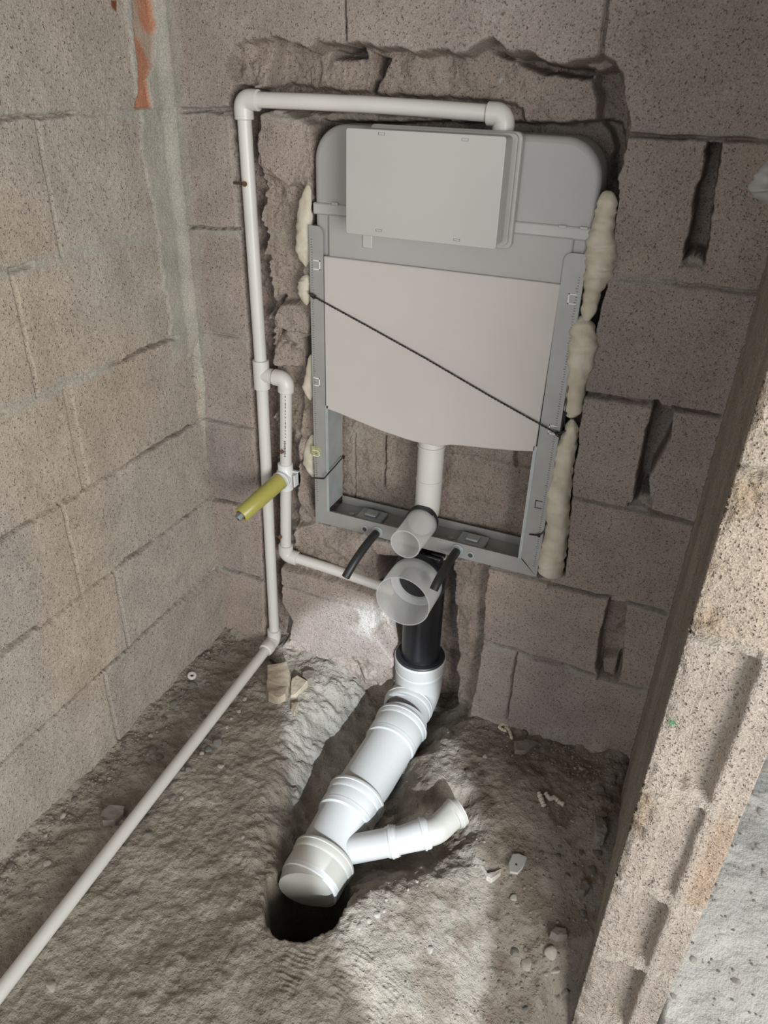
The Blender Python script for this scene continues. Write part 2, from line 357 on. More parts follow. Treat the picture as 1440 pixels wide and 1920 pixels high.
for r, l in LV.items():
    for y in l:
        mk = (Z < 1.404-.2*r) & (Z > 1.204-.2*r) & (np.abs(Y-y) < .03); wide = .0065 if (r == 3 and y > -.5) else .0019
        d = np.abs(Yw-y); D += np.where(mk, .014*(1-sstep(wide*.8, wide*1.5, d)), 0); mort = np.maximum(mort, np.where(mk, .15*(1-sstep(wide, wide+.003, d)), 0))
for a, b, wd in [((0, 222), (140, 212), .0025), ((20, 507), (60, 496), .004), ((240, 668), (328, 632), .004), ((245, 866), (361, 795), .0035), ((345, 972), (372, 952), .004), ((235, 1052), (290, 1012), .005), ((200, 1255), (401, 1067), .004), ((0, 1227), (75, 1175), .005), ((0, 1435), (264, 1197), .0035), ((0, 1012), (130, 930), .003)]:
    pa = at(*a, 0, 0)[1:]; pb = at(*b, 0, 0)[1:]; d = seg_d(Yw, Zw, pa, pb); D += .012*(1-sstep(wd*.5, wd*1.3, d+.0015*nB))
# mortar band up the corner, with a piece of orange tile brick showing
edge = -.075-.02*nA-.012*sstep(.9, 1.3, Z)
sm = sstep(edge-.006, edge+.004, Y)*sstep(.74, .80, Z+.04*nA); sm2 = sstep(-.016, -.004, Y+.02*nA)*sstep(.5, .7, Z+.06*nA)
sm = np.maximum(sm, sm2); mort = np.maximum(mort, sm); D -= .0025*sm+.012*sm*sstep(-.03, .0, Y)
bpoly = [tuple(at(px, py, 0, 0)[1:]) for px, py in [(246, 0), (283, 0), (291, 60), (289, 120), (276, 150), (284, 203), (253, 203), (259, 165), (255, 110)]]
bpoly = [(bpoly[1][0], 1.6)]+bpoly[1:]+[(bpoly[0][0], bpoly[0][1]), (bpoly[0][0], 1.6)]
s = sdf(Y, Z, bpoly)+.004*nA+.002*nB; br = 1-sstep(-.001, .001, s); D += .007*br
bp2 = [tuple(at(px, py, 0, 0)[1:]) for px, py in [(208, 0), (220, 0), (219, 24), (209, 12)]]
br2 = 1-sstep(-.001, .001, sdf(Y, Z, bp2)); smear = sstep(.55, .7, vnoise(Y*30+Z*18, Z*30, 5)+.1*nB)
och = sstep(.5, .9, vnoise(Y*4.5+3, Z*4.5+.5, 17))*.55; col = mixc(col, (.40, .305, .215), och*.75); col = mixc(col, MOR*1.02, np.clip(mort, 0, 1)*.85)
col = mixc(col, (.37, .175, .105), np.clip(br*(1-.7*smear), 0, 1)); col = mixc(col, (.16, .05, .03), br2)
pit = (1-np.clip(mort, 0, 1)*.9)*(1-br)
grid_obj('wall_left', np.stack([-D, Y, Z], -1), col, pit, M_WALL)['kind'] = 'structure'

# ------------------------------------------------------------------ RIGHT PARTITION: inner face, cut end with block cores, outer face
x0, x1, ye = 1.025, 1.152, -.462
path = [(x0, y) for y in np.linspace(.12, ye+.006, 80)]+[(x, ye) for x in np.linspace(x0, x1, 52)]+[(x1, y) for y in np.linspace(ye+.01, .12, 30)]
path = np.array(path); zp = np.concatenate([[-.5, -.35], np.linspace(-.26, 1.25, 504), [1.4, 1.8, 2.62]])
U, Z = np.meshgrid(np.arange(len(path)), zp, indexing='ij'); PX = path[U, 0]; PY = path[U, 1]
isend = (U >= 80) & (U < 132); t = PX-x0; nrm = np.where(isend[..., None], np.array([0, -1.]), np.where((U < 80)[..., None], np.array([-1., 0]), np.array([1., 0])))
nA = fbm(PX+PY*.8, Z, 30, 71); nB = fbm(PX*1.0+PY, Z, 95, 75); D = .0018*nB
EJ = [-.16, .035, .222, .432, .70, .925, 1.13]; rowi = np.searchsorted(EJ, Z+.006*nA)
# core groove in some courses
gr = sstep(.036, .043, t+.002*nA)*(1-sstep(.078, .086, t+.003*nA)); has = np.isin(rowi, [1, 3, 4, 2]).astype(float); has = np.where(rowi == 3, .55, has); has = np.where(rowi >= 5, 0, has)
D += np.where(isend, .026*gr*has, 0)
g2 = sstep(.095, .10, t)*has; D += np.where(isend, .004*g2, 0)
ridge = np.where(isend, (1-sstep(.0, .004, np.abs(t-.038)))*has, 0); D -= .002*ridge
mort = np.zeros(Z.shape)
for k, z in enumerate(EJ):
    d = np.abs(Z+.008*nA-z); D += np.where(isend, .009*(1-sstep(.002, .008, d+.003*nB)), .003*(1-sstep(.002, .005, d)))
    lump = (1-sstep(.008, .02, d+.006*nB))*gr; D -= np.where(isend, .022*lump*has, 0); mort = np.maximum(mort, np.where(isend, (1-sstep(.008, .018, d+.006*nB)), 0))
# crumbled arris
ce = np.where(isend, 1-sstep(.0, .010+.008*nA, t), np.where(U < 80, sstep(ye+.010, ye, PY), 0)); chip = sstep(.05, .35, fbm(Z*1.0, Z*.3, 14, 3)+.3*nA)
D += .006*ce*chip+.0022*ce
crumb = np.where(isend, sstep(.0, .3, fbm(PX*1.3, Z, 11, 88)+np.where(rowi == 5, .25, np.where(rowi == 3, .1, -.35)))*(1-sstep(.02, .05, t+.01*nA)), 0); D += .004*crumb+.009*crumb*fbm(PX, Z, 75, 33)
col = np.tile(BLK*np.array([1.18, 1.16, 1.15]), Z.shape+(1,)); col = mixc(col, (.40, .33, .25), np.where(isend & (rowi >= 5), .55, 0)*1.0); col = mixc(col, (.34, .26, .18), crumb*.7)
tan = np.where(isend & (rowi == 3), sstep(.085, .11, t), 0)*.6; col = mixc(col, (.40, .28, .19), tan)
col = mixc(col, (.42, .385, .335), mort*.45)
# darker render dragged along the inner face
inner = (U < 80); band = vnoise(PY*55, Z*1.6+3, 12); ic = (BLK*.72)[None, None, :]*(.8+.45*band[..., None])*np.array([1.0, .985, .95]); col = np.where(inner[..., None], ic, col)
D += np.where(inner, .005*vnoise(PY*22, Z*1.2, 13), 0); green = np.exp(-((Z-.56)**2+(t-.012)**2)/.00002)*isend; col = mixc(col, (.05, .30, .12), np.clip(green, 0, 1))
pit = np.where(inner, .25, 1-.7*mort)
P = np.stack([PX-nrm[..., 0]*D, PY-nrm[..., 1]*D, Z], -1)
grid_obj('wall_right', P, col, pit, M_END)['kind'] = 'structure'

# ------------------------------------------------------------------ FLOOR
xf = np.concatenate([np.linspace(-.03, 1.03, 380), np.linspace(1.034, 1.75, 110), [2.0, 2.5, 3.2, 4.2]])
yf = np.concatenate([[-3.6, -3.0, -2.4, -2.0, -1.7, -1.4], np.linspace(-1.25, .12, 490), [.2, .6, 1.2, 2.0]])
X, Y = np.meshgrid(xf, yf, indexing='ij'); nA = fbm(X, Y, 26, 101); nB = fbm(X, Y, 75, 105); nC = fbm(X, Y, 6, 109, 3); nD = fbm(X, Y, 48, 121, 3)
nE = fbm(X, Y, 150, 131, 3)
H = .010*nC+.0038*nA+.0030*nB+.0022*np.abs(nD)+.0012*nE-.004
H += .022*np.exp(-np.clip(X, 0, 9)/.03)*(X < .5)*(.6+.6*nA)+.014*np.exp(np.clip(Y, -9, 0)/.03)*(.7+.5*nA)
H -= .15*sstep(.60, .98, X)*sstep(-.12, -.55, Y)*np.where(X < 1.1, 1, .9)
H -= .12*sstep(.955, 1.02, X)*sstep(-.36, -.47, Y)*(X < 1.16)
H += .016*np.exp(-((X-1.0)/.04)**2)*sstep(-.7, -.1, Y)
fp = lambda l, z=0: [tuple(at(px, py, 2, z)[:2]) for px, py in l]
def fcut(poly, depth, soft, rough=.01, wob=.01, z=0.):
    global H
    s = sdf(X, Y, fp(poly, z))+wob*nA+.3*wob*nB; m_ = 1-sstep(-soft, soft*.25, s); H = H*(1-m_)+m_*np.minimum(H, -depth+rough*nA); return m_
mt_ = fcut([(690, 1190), (640, 1260), (560, 1330), (520, 1430), (486, 1560), (490, 1660), (500, 1735), (630, 1735), (690, 1660), (760, 1640), (880, 1590), (905, 1540), (880, 1480), (800, 1470), (800, 1410), (890, 1330), (900, 1270), (890, 1200)], .082, .085, .012, .012)
mh = fcut([(500, 1640), (495, 1715), (512, 1748), (522, 1760), (560, 1757), (600, 1750), (624, 1738), (650, 1690), (670, 1640), (620, 1590), (540, 1590)], .36, .010, .01, .007)
# room for the branch
# boot tread prints
def tread(cx, cy, a, L, Wd, n):
    global H
    u = (X-cx)*math.cos(a)+(Y-cy)*math.sin(a); v = -(X-cx)*math.sin(a)+(Y-cy)*math.cos(a)
    m_ = (1-sstep(Wd*.8, Wd, np.abs(u)))*(1-sstep(L*.8, L, np.abs(v))); H = H-.0012*m_+.0014*m_*np.sin((v+.10*np.abs(u))*2*math.pi/n)
for q, a, L, Wd in [((540, 1810), .1, .03, .018), ((575, 1800), .2, .025, .014), ((640, 1840), .1, .03, .014), ((680, 1790), 0, .03, .014), ((715, 1865), -.15, .055, .016), ((545, 1845), .1, .02, .014)]:
    p_ = at(*q, 2, 0); tread(p_[0], p_[1], a, L, Wd, .0085)
GH = H.copy()
def ground(x, y):
    i = np.clip(np.searchsorted(xf, x)-1, 0, len(xf)-2); j = np.clip(np.searchsorted(yf, y)-1, 0, len(yf)-2)
    fx = (x-xf[i])/(xf[i+1]-xf[i]); fy = (y-yf[j])/(yf[j+1]-yf[j])
    return float((GH[i, j]*(1-fx)+GH[i+1, j]*fx)*(1-fy)+(GH[i, j+1]*(1-fx)+GH[i+1, j+1]*fx)*fy)
def gp(px, py, dz=0.):
    z = 0.
    for _ in range(6):
        p = at(px, py, 2, z+dz); z = .5*z+.5*ground(p[0], p[1])
    return np.array([p[0], p[1], z])
E1 = np.array([.245, .213, .172]); col = np.tile(E1, X.shape+(1,))
damp_shade = sstep(.30, .75, X+.15*nC+.05*nA)*(X < 1.05)*sstep(-.75, -.35, Y+.1*nC); col = mixc(col, (.135, .108, .085), damp_shade*.75)  # dampness plus the shade on the right, both put into the floor colour
left_dark = (1-sstep(.03, .20, X+.05*nA))*sstep(-1.1, -.1, Y); col = mixc(col, (.18, .155, .125), left_dark*.5)  # floor colour darkens towards the left wall
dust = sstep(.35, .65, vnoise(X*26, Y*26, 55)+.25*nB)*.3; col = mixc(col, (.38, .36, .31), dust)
outer_ground = (X > 1.1).astype(float); col = mixc(col, (.43, .42, .39), outer_ground)  # paler colour for the ground outside the partition
grey = np.exp(-((X-.40)/.12)**2)*sstep(-.65, -.1, Y); col = mixc(col, (.30, .29, .26), grey*.5)
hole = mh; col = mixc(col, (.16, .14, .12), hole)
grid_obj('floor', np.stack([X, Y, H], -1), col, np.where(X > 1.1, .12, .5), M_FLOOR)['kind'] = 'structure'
b = MB().box(-.05, 3.2, -3.4, .3, 2.35, 2.5).build('ceiling', plastic('bare_concrete', (.35, .34, .32), .9, bump=.3, bscale=40), smooth=False); b['kind'] = 'structure'

# ------------------------------------------------------------------ CONCEALED CISTERN FRAME
fr = thing('concealed_cistern_frame', 'grey in-wall toilet cistern in galvanised steel frame recessed in the block wall', 'toilet cistern', loc=(.527, 0, .416))
def P_(b, name, mat, parent=fr, **k):
    """builds a part whose coordinates were given in room space under a thing that has its own origin"""
    top = parent
    while top.parent: top = top.parent
    o = b.build(name, mat, None, **k); o.parent = parent
    if parent is top: o.matrix_parent_inverse = Matrix.Translation(-Vector(top.location))
    return o
FL, FRR, FB, FT, FD = .279, .773, .416, 1.034, .072
def prism(outline, y0, y1):
    """outline (x,z) list extruded along y"""
    n = len(outline); b = MB(); b.add([(x, y0, z) for x, z in outline]+[(x, y1, z) for x, z in outline],
        [tuple(range(n)), tuple(range(n, 2*n))[::-1]]+[(i, (i+1) % n, n+(i+1) % n, n+i) for i in range(n)]); return b
def rrect(x0, x1, z0, z1, rtl, rtr, rbr=.0, rbl=.0, n=10):
    out = []
    for (cx, cz, r, a0) in ((x1-rtr, z1-rtr, rtr, 0), (x0+rtl, z1-rtl, rtl, 90), (x0+rbl, z0+rbl, rbl, 180), (x1-rbr, z0+rbr, rbr, 270)):
        if r <= 0: out.append((cx, cz)); continue
        for i in range(n+1):
            a = math.radians(a0+90*i/n); out.append((cx+r*math.cos(a), cz+r*math.sin(a)))
    return out
FY = -.006
def channel(xo, xi, s):
    # s=+1: left post (outer edge xo, inner edge xi); corner mitred at the foot
    b = MB(); r = .012
    o_ = [(xo, FB), (xi, FB+.034), (xi, FT-r)]+[(xi-s*r*(1-math.cos(a)), FT-r+r*math.sin(a)) for a in np.linspace(.2, 1.57, 6)]+[(xo, FT)]
    if s < 0: o_ = o_[::-1]
    n = len(o_); b.add([(x, FY, z) for x, z in o_]+[(x, FY+.002, z) for x, z in o_], [tuple(range(n)), tuple(range(n, 2*n))[::-1]]+[(i, (i+1) % n, n+(i+1) % n, n+i) for i in range(n)])
    p = P_(b, 'side_channel', M_ZINCD, smooth=False)
    w_ = MB().box(min(xi, xi-s*.0015), max(xi, xi-s*.0015), FY+.002, FD, FB+.034, .70).box(min(xi, xi+s*.006), max(xi, xi+s*.006), FY-.001, FY+.002, FB+.034, .695)
    w2 = P_(w_, 'inner_web', M_ZINC, parent=p, smooth=False); w2['label'] = 'bright zinc inner face of the channel'
    P_(MB().box(min(xo, xo+s*.0015), max(xo, xo+s*.0015), FY+.002, FD, FB, FT-.002), 'outer_web', M_ZINC, parent=p, smooth=False)
    return p
cl = channel(FL, .307, 1); cr = channel(FRR, .7375, -1)
def ticks(x, s, z0, z1, par):
    b = MB(); z = z0; i = 0
    while z < z1:
        L_ = .0045 if i % 5 == 0 else .0028; b.box(min(x, x+s*L_), max(x, x+s*L_), FY-.0004, FY, z, z+.0007); z += .0045; i += 1
    P_(b, 'scale_marks', M_DARK, parent=par, smooth=False)
ticks(FL+.003, 1, .47, 1.01, cl); ticks(FRR-.006, -1, .44, 1.0, cr)
def umark(px, py, mat, par, s=1, wd=.014, ht=.017):
    q = at(px, py, 1, FY); x, z = q[0], q[2]; t_ = .0018; b = MB(); y0_, y1_ = FY-.0006, FY
    b.box(x-wd/2, x+wd/2, y0_, y1_, z+ht/2-t_, z+ht/2).box(x-wd/2, x+wd/2, y0_, y1_, z-ht/2, z-ht/2+t_)
    xe = x+s*(wd/2-t_/2); b.box(xe-t_/2, xe+t_/2, y0_, y1_, z-ht/2, z+ht/2); P_(b, 'stamped_mark', mat, parent=par, smooth=False)
umark(594, 497, M_MARK, cl); umark(594, 716, M_MARK, cl); umark(1073, 561, M_MARK, cr, -1); umark(1036, 806, M_MARK, cr, -1); umark(1010, 946, M_DARK, cr, -1)
q = at(593, 848, 1, FY); st = P_(MB().box(q[0]-.011, q[0]+.011, FY-.0004, FY, q[2]-.010, q[2]+.013), 'sticker', M_YMARK, parent=cl, smooth=False); umark(593, 850, M_MARK, cl, 1, .016, .014)
# bottom rail: front flange with mitred ends, tray top with raised brackets
o_ = [(FL, FB), (FRR, FB), (.741, FB+.034), (.307, FB+.034)]
b = MB(); b.add([(x, FY, z) for x, z in o_]+[(x, FY+.002, z) for x, z in o_], [(0, 1, 2, 3), (7, 6, 5, 4)]+[(i, (i+1) % 4, 4+(i+1) % 4, 4+i) for i in range(4)])
b.box(.307, .741, FY+.002, FD, FB+.012, FB+.016).box(.307, .741, FD-.002, FD, FB+.012, FB+.034).box(FL, FRR, FY+.002, FD, FB, FB+.002)
rail = P_(b, 'bottom_rail', M_ZINCD, smooth=False)
P_(MB().box(.309, .739, .006, .008, FB+.016, FB+.028), 'rail_lip', M_ZINC, parent=rail, smooth=False)
for xc in (.395, .625):
    b = MB(); b.box(xc-.03, xc+.03, .018, .06, FB+.016, FB+.024); b.box(xc-.014, xc+.014, .025, .05, FB+.024, FB+.030)
    P_(b, 'mounting_bracket', M_ZINC, parent=rail, bevel=.003)
    P_(lathe((xc-.045, .03, FB+.016), (0, 0, 1), [(0, .006), (.003, .006), (.004, .004), (.0045, 0)], 16), 'rivet', M_ZINC, parent=rail)
# stud holes beside each stud
for px, py in ((684, 992), (882, 1041)):
    q = at(px, py, 1, FY); P_(lathe((q[0], FY, q[2]), (0, -1, 0), [(0, .0075), (.0012, .0075), (.0016, .0055), (.0003, .005), (.0003, 0)], 20), 'washer_hole', M_ZINC, parent=rail)
    P_(lathe((q[0], FY-.0004, q[2]), (0, -1, 0), [(0, .005), (.0003, .005), (.0004, 0)], 16), 'bolt_hole', M_DARK, parent=rail)
for (sx, sz), tip in (((.428, .430), at(648, 1082, 1, -.115)), ((.607, .435), at(813, 1106, 1, -.115))):
    sb = MB().tube([(sx, .01, sz), (sx, -.04, sz)], .0055, 16); stp = P_(sb, 'threaded_stud', M_ZINC, parent=fr)
    b = lathe((sx, FY, sz), (0, -1, 0), [(0, .012), (.0015, .013), (.003, .012), (.003, .009), (.009, .009), (.010, .0065)], 24); P_(b, 'nut_and_washer', M_ZINC, parent=stp)
    p0 = np.array((sx, -.014, sz)); p1 = np.array((sx-.004, -.088, sz-.002)); tip = np.array(tip)
    pts = [(1-t)**2*p0+2*t*(1-t)*p1+t*t*tip for t in np.linspace(0, 1, 14)]
    inner = [p for p in pts[::-1]][:4]
    b = MB().tube(pts+[pts[-1], pts[-1]+(pts[-2]-pts[-1])*1.5], [.0088]*14+[.0058, .0058], 20)
    s_ = P_(b, 'sleeve', M_SLEEVE, parent=stp); s_['label'] = 'black plastic sleeve on the stud'
# cistern body
b = prism(rrect(.286, .774, .96, 1.196, .058, .062, 0, 0, 14), .004, .085)
tank = P_(b, 'cistern_tank', M_TANK, bevel=.010, seg=4)
b = prism([(.284, 1.052), (.775, 1.052), (.775, 1.072), (.284, 1.072)], .0005, .07); P_(b, 'tank_band', M_BAND, parent=tank, bevel=.003)
b = prism([(.314, .95), (.748, .95), (.748, 1.056), (.314, 1.056)], -.001, .07); P_(b, 'tank_lower_shell', M_TANK, parent=tank, bevel=.004)
b = prism([(.314, 1.048), (.372, 1.048), (.372, 1.056), (.314, 1.056)], -.003, .0)
for px, py in ((628, 382), (1055, 425), (1095, 428)):
    q = at(px, py, 1, 0); P_(MB().box(q[0]-.006, q[0]+.006, -.0015, .001, q[2]-.002, q[2]+.002), 'moulded_tab', M_BAND, parent=tank, bevel=.0005)
b = MB().box(.383, .402, -.0035, .0, 1.005, 1.045); P_(b, 'moulded_boss', M_BAND, parent=tank, bevel=.002)
# insulation board with bellied lower edge
zb = [(.308, .984), (.308, .688), (.335, .684), (.38, .674), (.43, .664), (.48, .657), (.50, .655), (.55, .655), (.575, .664), (.60, .667), (.65, .672), (.70, .678), (.735, .684), (.738, .984)]
P_(prism(zb, -.007, .045), 'insulation_board', M_PANEL, bevel=.002)
# service box
cz0, cz1 = 1.040, 1.195
sb = P_(prism(rrect(.394, .638, cz0, cz1, .006, .006, .006, .006, 4), -.066, .004), 'service_box', M_BOX, bevel=.001)
P_(prism(rrect(.383, .641, cz0-.001, cz1+.001, .004, .004, .004, .004, 4), -.0695, -.064), 'cover_plate', M_BOX, parent=sb, bevel=.001)
rim = rrect(.398, .651, 1.030, 1.200, .008, .010, .010, .008, 6); P_(prism(rim, -.012, .003), 'box_rim', M_BOX, parent=sb, bevel=.002)
P_(prism(rrect(.402, .6455, 1.036, 1.198, .006, .008, .008, .006, 6), -.019, -.012), 'inner_rim', M_BOX, parent=sb, bevel=.001)
def slotmark(px, py):
    q = at(px, py, 1, -.0697); x, z = q[0], q[2]; b = MB(); h, v, t_ = .0052, .0018, .0004
    b.box(x-h, x+h, -.0699, -.0694, z+v-t_, z+v).box(x-h, x+h, -.0699, -.0694, z-v, z-v+t_).box(x-h, x-h+t_, -.0699, -.0694, z-v, z+v).box(x+h-t_, x+h, -.0699, -.0694, z-v, z+v)
    P_(b, 'latch_slot', M_DARK if False else plastic('slot_line', (.16, .16, .15), .6), parent=sb, smooth=False)
for q in ((715, 251), (872, 262), (710, 432), (856, 450)): slotmark(*q)
# flush bend
FX, FYc = .524, .03
pts = [(FX, FYc, .70), (FX, FYc, .60), (FX, FYc, .53)]+arc((FX, FYc, .55), (FX, FYc, .478), (FX, -.03, .478), .030, 10)+[(FX, -.012, .478)]
fb = P_(MB().tube(pts, .0265, 40), 'flush_bend', M_PPR)
for z, r, h in ((.655, .031, .012), (.635, .0285, .005), (.56, .0278, .004)):
    P_(lathe((FX, FYc, z), (0, 0, 1), [(0, r-.003), (.001, r), (h-.001, r), (h, r-.003)], 40), 'moulded_ring', M_PPR, parent=fb)

# ------------------------------------------------------------------ protective caps, drain bend
def cap_prof(L_, r, r2):
    w_ = .0016; return [(0, r2-w_), (0, r2), (L_*.12, r2), (L_*.16, r+(r2-r)*.4), (L_*.95, r), (L_, r+.0006), (L_, r-w_), (L_*.2, r-w_), (L_*.12, r2-w_), (0, r2-w_)]
small = lathe((FX+.002, -.006, .478), (-.0, -1, 0), cap_prof(.092, .0305, .0325), 56).build('protective_cap', M_MILK)
tag(small, 'small open milky plastic cap on the white flush pipe bend', 'cap')
b = lathe((FX, .0, .478), (0, -1, 0), [(-.006, .028), (-.006, .034), (.010, .034), (.010, .0285)], 48).build('rubber_ring', M_RUB); b2 = tag(b, 'black rubber collar between small milky cap and flush pipe', 'seal ring')
DX, DY = .529, .032
dr = thing('drain_bend', 'black plastic toilet drain bend standing in the white socket', 'drain pipe', loc=(DX, DY, .1))
pts = [(DX, DY, .055), (DX, DY, .18), (DX, DY, .25)]+arc((DX, DY, .25), (DX, DY, .345), (DX, -.08, .345), .05, 12)+[(DX, -.03, .345)]
P_(MB().tube(pts, .045, 56), 'bend_pipe', M_BLACK, dr)
P_(lathe((DX, .012, .345), (0, -1, 0), [(0, .045), (0, .058), (.006, .062), (.034, .062), (.040, .060), (.040, .050), (.030, .050)], 56), 'outlet_collar', M_BLACK, dr)
P_(lathe((DX, DY, .078), (0, 0, 1), [(0, .046), (0, .056), (.006, .059), (.016, .0585), (.020, .056), (.020, .046)], 56), 'seal_ring', M_RUB, dr)
P_(MB().box(DX-.046, DX+.05, .0, .07, .375, .405).box(DX-.02, DX+.045, -.012, .0, .388, .404), 'holding_bracket', M_BLACK, dr, bevel=.004)
P_(MB().tube([(DX-.03, -.004, .400), (DX, -.016, .404), (DX+.03, -.010, .402)], .004, 10), 'bracket_clip', M_BLACK, dr)
big = lathe((DX, -.012, .345), (0, -1, 0), cap_prof(.094, .058, .0575)[:], 64)
big = big.build('protective_cap', M_MILK); tag(big, 'large open milky plastic cap plugged into black drain bend', 'cap')
pl = lathe((DX, -.02, .345), (0, -1, 0), [(0, 0), (.0, .034), (.014, .042), (.016, .055), (.0175, .055), (.0155, .041), (.002, .033), (.002, 0)], 56).build('cap_cup', M_MILK); pl.parent = big

# ------------------------------------------------------------------ WHITE DRAIN LINE in the trench
dl = thing('drain_line', 'white plastic drain line with side branch lying in the floor trench', 'drain pipe', loc=(.53, -.3, -.08))
R0 = .055
def ring_on(par, p, d, r=R0, w_=.018, lip=.007, mat=None, name='socket_ring', n=56):
    b = lathe(p, d, [(0, r-.004), (0, r+lip*.45), (w_*.12, r+lip*.7), (w_*.3, r+lip*.7), (w_*.36, r+lip*.45), (w_*.8, r+lip*.45), (w_, r+lip*.15), (w_*1.2, r-.004)], n); return P_(b, name, mat or M_PVCR, par)
ax = lambda px, py, z: np.array(at(px, py, 2, z))
Z1, Z2 = -.034, -.05
pA = np.array([DX+.004, DY-.002, -.012]); pB = ax(764, 1328, -.028); pC = ax(748, 1368, -.03); pD = ax(668, 1498, -.038); pE = ax(607, 1612, -.046); pF = ax(570, 1700, -.052)

u1 = (pE-pC)/np.linalg.norm(pE-pC)
# top elbow, socket up
pts = [(DX, DY, .088), (DX, DY, .05)]+arc((DX, DY, .05), (DX, DY, -.022), pB, .035, 12)+[pB+(pB-np.array([DX, DY, -.022]))*.15]
e1 = P_(MB().tube([(DX, DY, .092), (DX, DY, .085)]+pts[1:], [.0605, .0605]+[.0565]*(len(pts)-1), 56), 'top_elbow', M_PVC, dl)
ring_on(e1, (DX, DY, .094), (0, 0, -1), .0575, .016, .005); ring_on(e1, (DX, DY, .058), (0, 0, -1), .0555, .012, .004)
d1 = (pC-pB)/np.linalg.norm(pC-pB); ring_on(e1, pB-d1*.014, d1, .0555, .022, .006)
# short socket pipe, main pipe
b = MB().tube([pC-d1*.028, pC, pC+u1*.045, pC+u1*.052, pD+u1*.02], [.0590, .0595, .0595, R0, R0], 56); mp = P_(b, 'main_pipe', M_PVC, dl)
ring_on(mp, pC-u1*.018, u1, .0590, .020, .006)
ring_on(mp, pC+u1*.040, u1, .0585, .013, .0016, M_MARK if False else M_PVCR, 'moulded_band')
# branch fitting
b = MB().tube([pD-u1*.004, pD+u1*.046, pD+u1*.053, pE+u1*.02], [.0600, .0600, R0, R0], 56); bf = P_(b, 'branch_fitting', M_PVC, dl)
ring_on(bf, pD-u1*.006, u1, .0595, .024, .006); ring_on(bf, pD+u1*.042, u1, .0590, .013, .0016, name='moulded_band')
# bottom elbow dropping into the hole
uF = pF-(pE+u1*.055); uF /= np.linalg.norm(uF)
pts = [pE-u1*.002, pE+u1*.048, pE+u1*.055, (pE+u1*.055)*.5+(pF-uF*.02)*.5]; rs = [.0605, .0605, .0565, .0565]
ar = arc(pF-uF*.03, pF+uF*.026, pF+uF*.026+np.array([0, 0, -.2]), .046, 14)

be = P_(MB().tube(pts, rs, 56), 'bottom_elbow', M_DUSTY, dl); ring_on(be, pE-u1*.006, u1, .0600, .022, .006, mat=M_DUSTY); ring_on(be, pE+u1*.044, u1, .0590, .013, .0016, M_PVC, name='moulded_band')
# side branch 50 mm
r5 = .0262; q0 = pE-u1*.01+np.array([.0, 0, .004]); q1 = ax(735, 1578, -.012); q2 = ax(798, 1562, .0); q3 = ax(862, 1520, .012)
d2 = (q1-q0)/np.linalg.norm(q1-q0)
sbp = P_(MB().tube([q0, q1-d2*.012, q1-d2*.008, q1+d2*.012], [r5+.001, r5+.001, r5+.003, r5+.003], 40), 'side_branch', M_PVC, dl); ring_on(sbp, q1-d2*.004, d2, r5+.002, .014, .005, n=40)
d3 = (q2-q1)/np.linalg.norm(q2-q1)
pts = [q1+d2*.006]+arc(q1, q1+d2*.022, q2, .03, 6)+[q2-d3*.006, q2+d3*.006]
s2 = P_(MB().tube(pts, [r5]*(len(pts)-2)+[r5+.003]*2, 40), 'branch_bend', M_PVC, dl); ring_on(s2, q2-d3*.008, d3, r5+.002, .014, .005, n=40)
d4 = (q3-q2)/np.linalg.norm(q3-q2)
pts = [q2+d3*.004]+arc(q2, q2+d3*.020, q3, .04, 8)+[q3-d4*.022, q3-d4*.018, q3, q3, q3-d4*.03]
rs = [r5]*(len(pts)-4)+[r5+.003, r5+.003, r5-.0005, r5-.0005]
s3 = P_(MB().tube(pts, rs, 40), 'end_elbow', M_DUSTY, dl); ring_on(s3, q3-d4*.012, d4, r5+.002, .010, .004, mat=M_DUSTY, n=40)

# ------------------------------------------------------------------ WHITE WATER PIPES
wp = thing('water_pipe', 'white plastic water pipe run looping from the floor up and over to the cistern', 'water pipe', loc=(.155, .005, .05))
RP, RF = .0125, .0168
W = lambda px, py, y=.002: np.array(at(px, py, 1, y))
def pipe(a, b, name='pipe', r=RP, par=wp): return P_(MB().tube([a, (np.array(a)+b)/2, b], r, 28), name, M_PPR, par)
def elbow(a, c, b, L=.028, par=wp):
    a, c, b = map(lambda q: np.array(q, float), (a, c, b)); da = (a-c)/np.linalg.norm(a-c); db = (b-c)/np.linalg.norm(b-c)
    A = c+da*L; B = c+db*L; pts = [A, A-da*.010]+arc(A, c, B, .014, 8)+[B-db*.010, B]
    return P_(MB().tube([A+da*.0012]+pts+[B+db*.0012], [RF-.0015]+[RF]*len(pts)+[RF-.0015], 32), 'elbow_fitting', M_PPR, par)
A0 = W(449, 186); A1 = W(925, 214, .01); T1 = W(491, 702); R1 = W(515, 1183, .004)
A0 = np.array([.1525, .002, A0[2]]); T1 = np.array([A0[0]+.004, .002, T1[2]])
R1 = np.array([W(514, 1178, .002)[0], .002, .058])
pipe(A0, T1); pipe(T1, R1)
A1 = np.array([.612, .016, W(925, 214, .01)[2]]); mid = (A0+A1)/2+np.array([0, 0, .003])
P_(MB().tube([A0, A0*.75+A1*.25+[0, 0, .002], mid, A0*.25+A1*.75+[0, 0, .002], A1], RP, 28), 'pipe', M_PPR, wp)
elbow(T1, A0, A1, .030); elbow(A0, A1, A1+[0, 0, -.1], .026)
pipe(A1, A1+[0, 0, -.045])
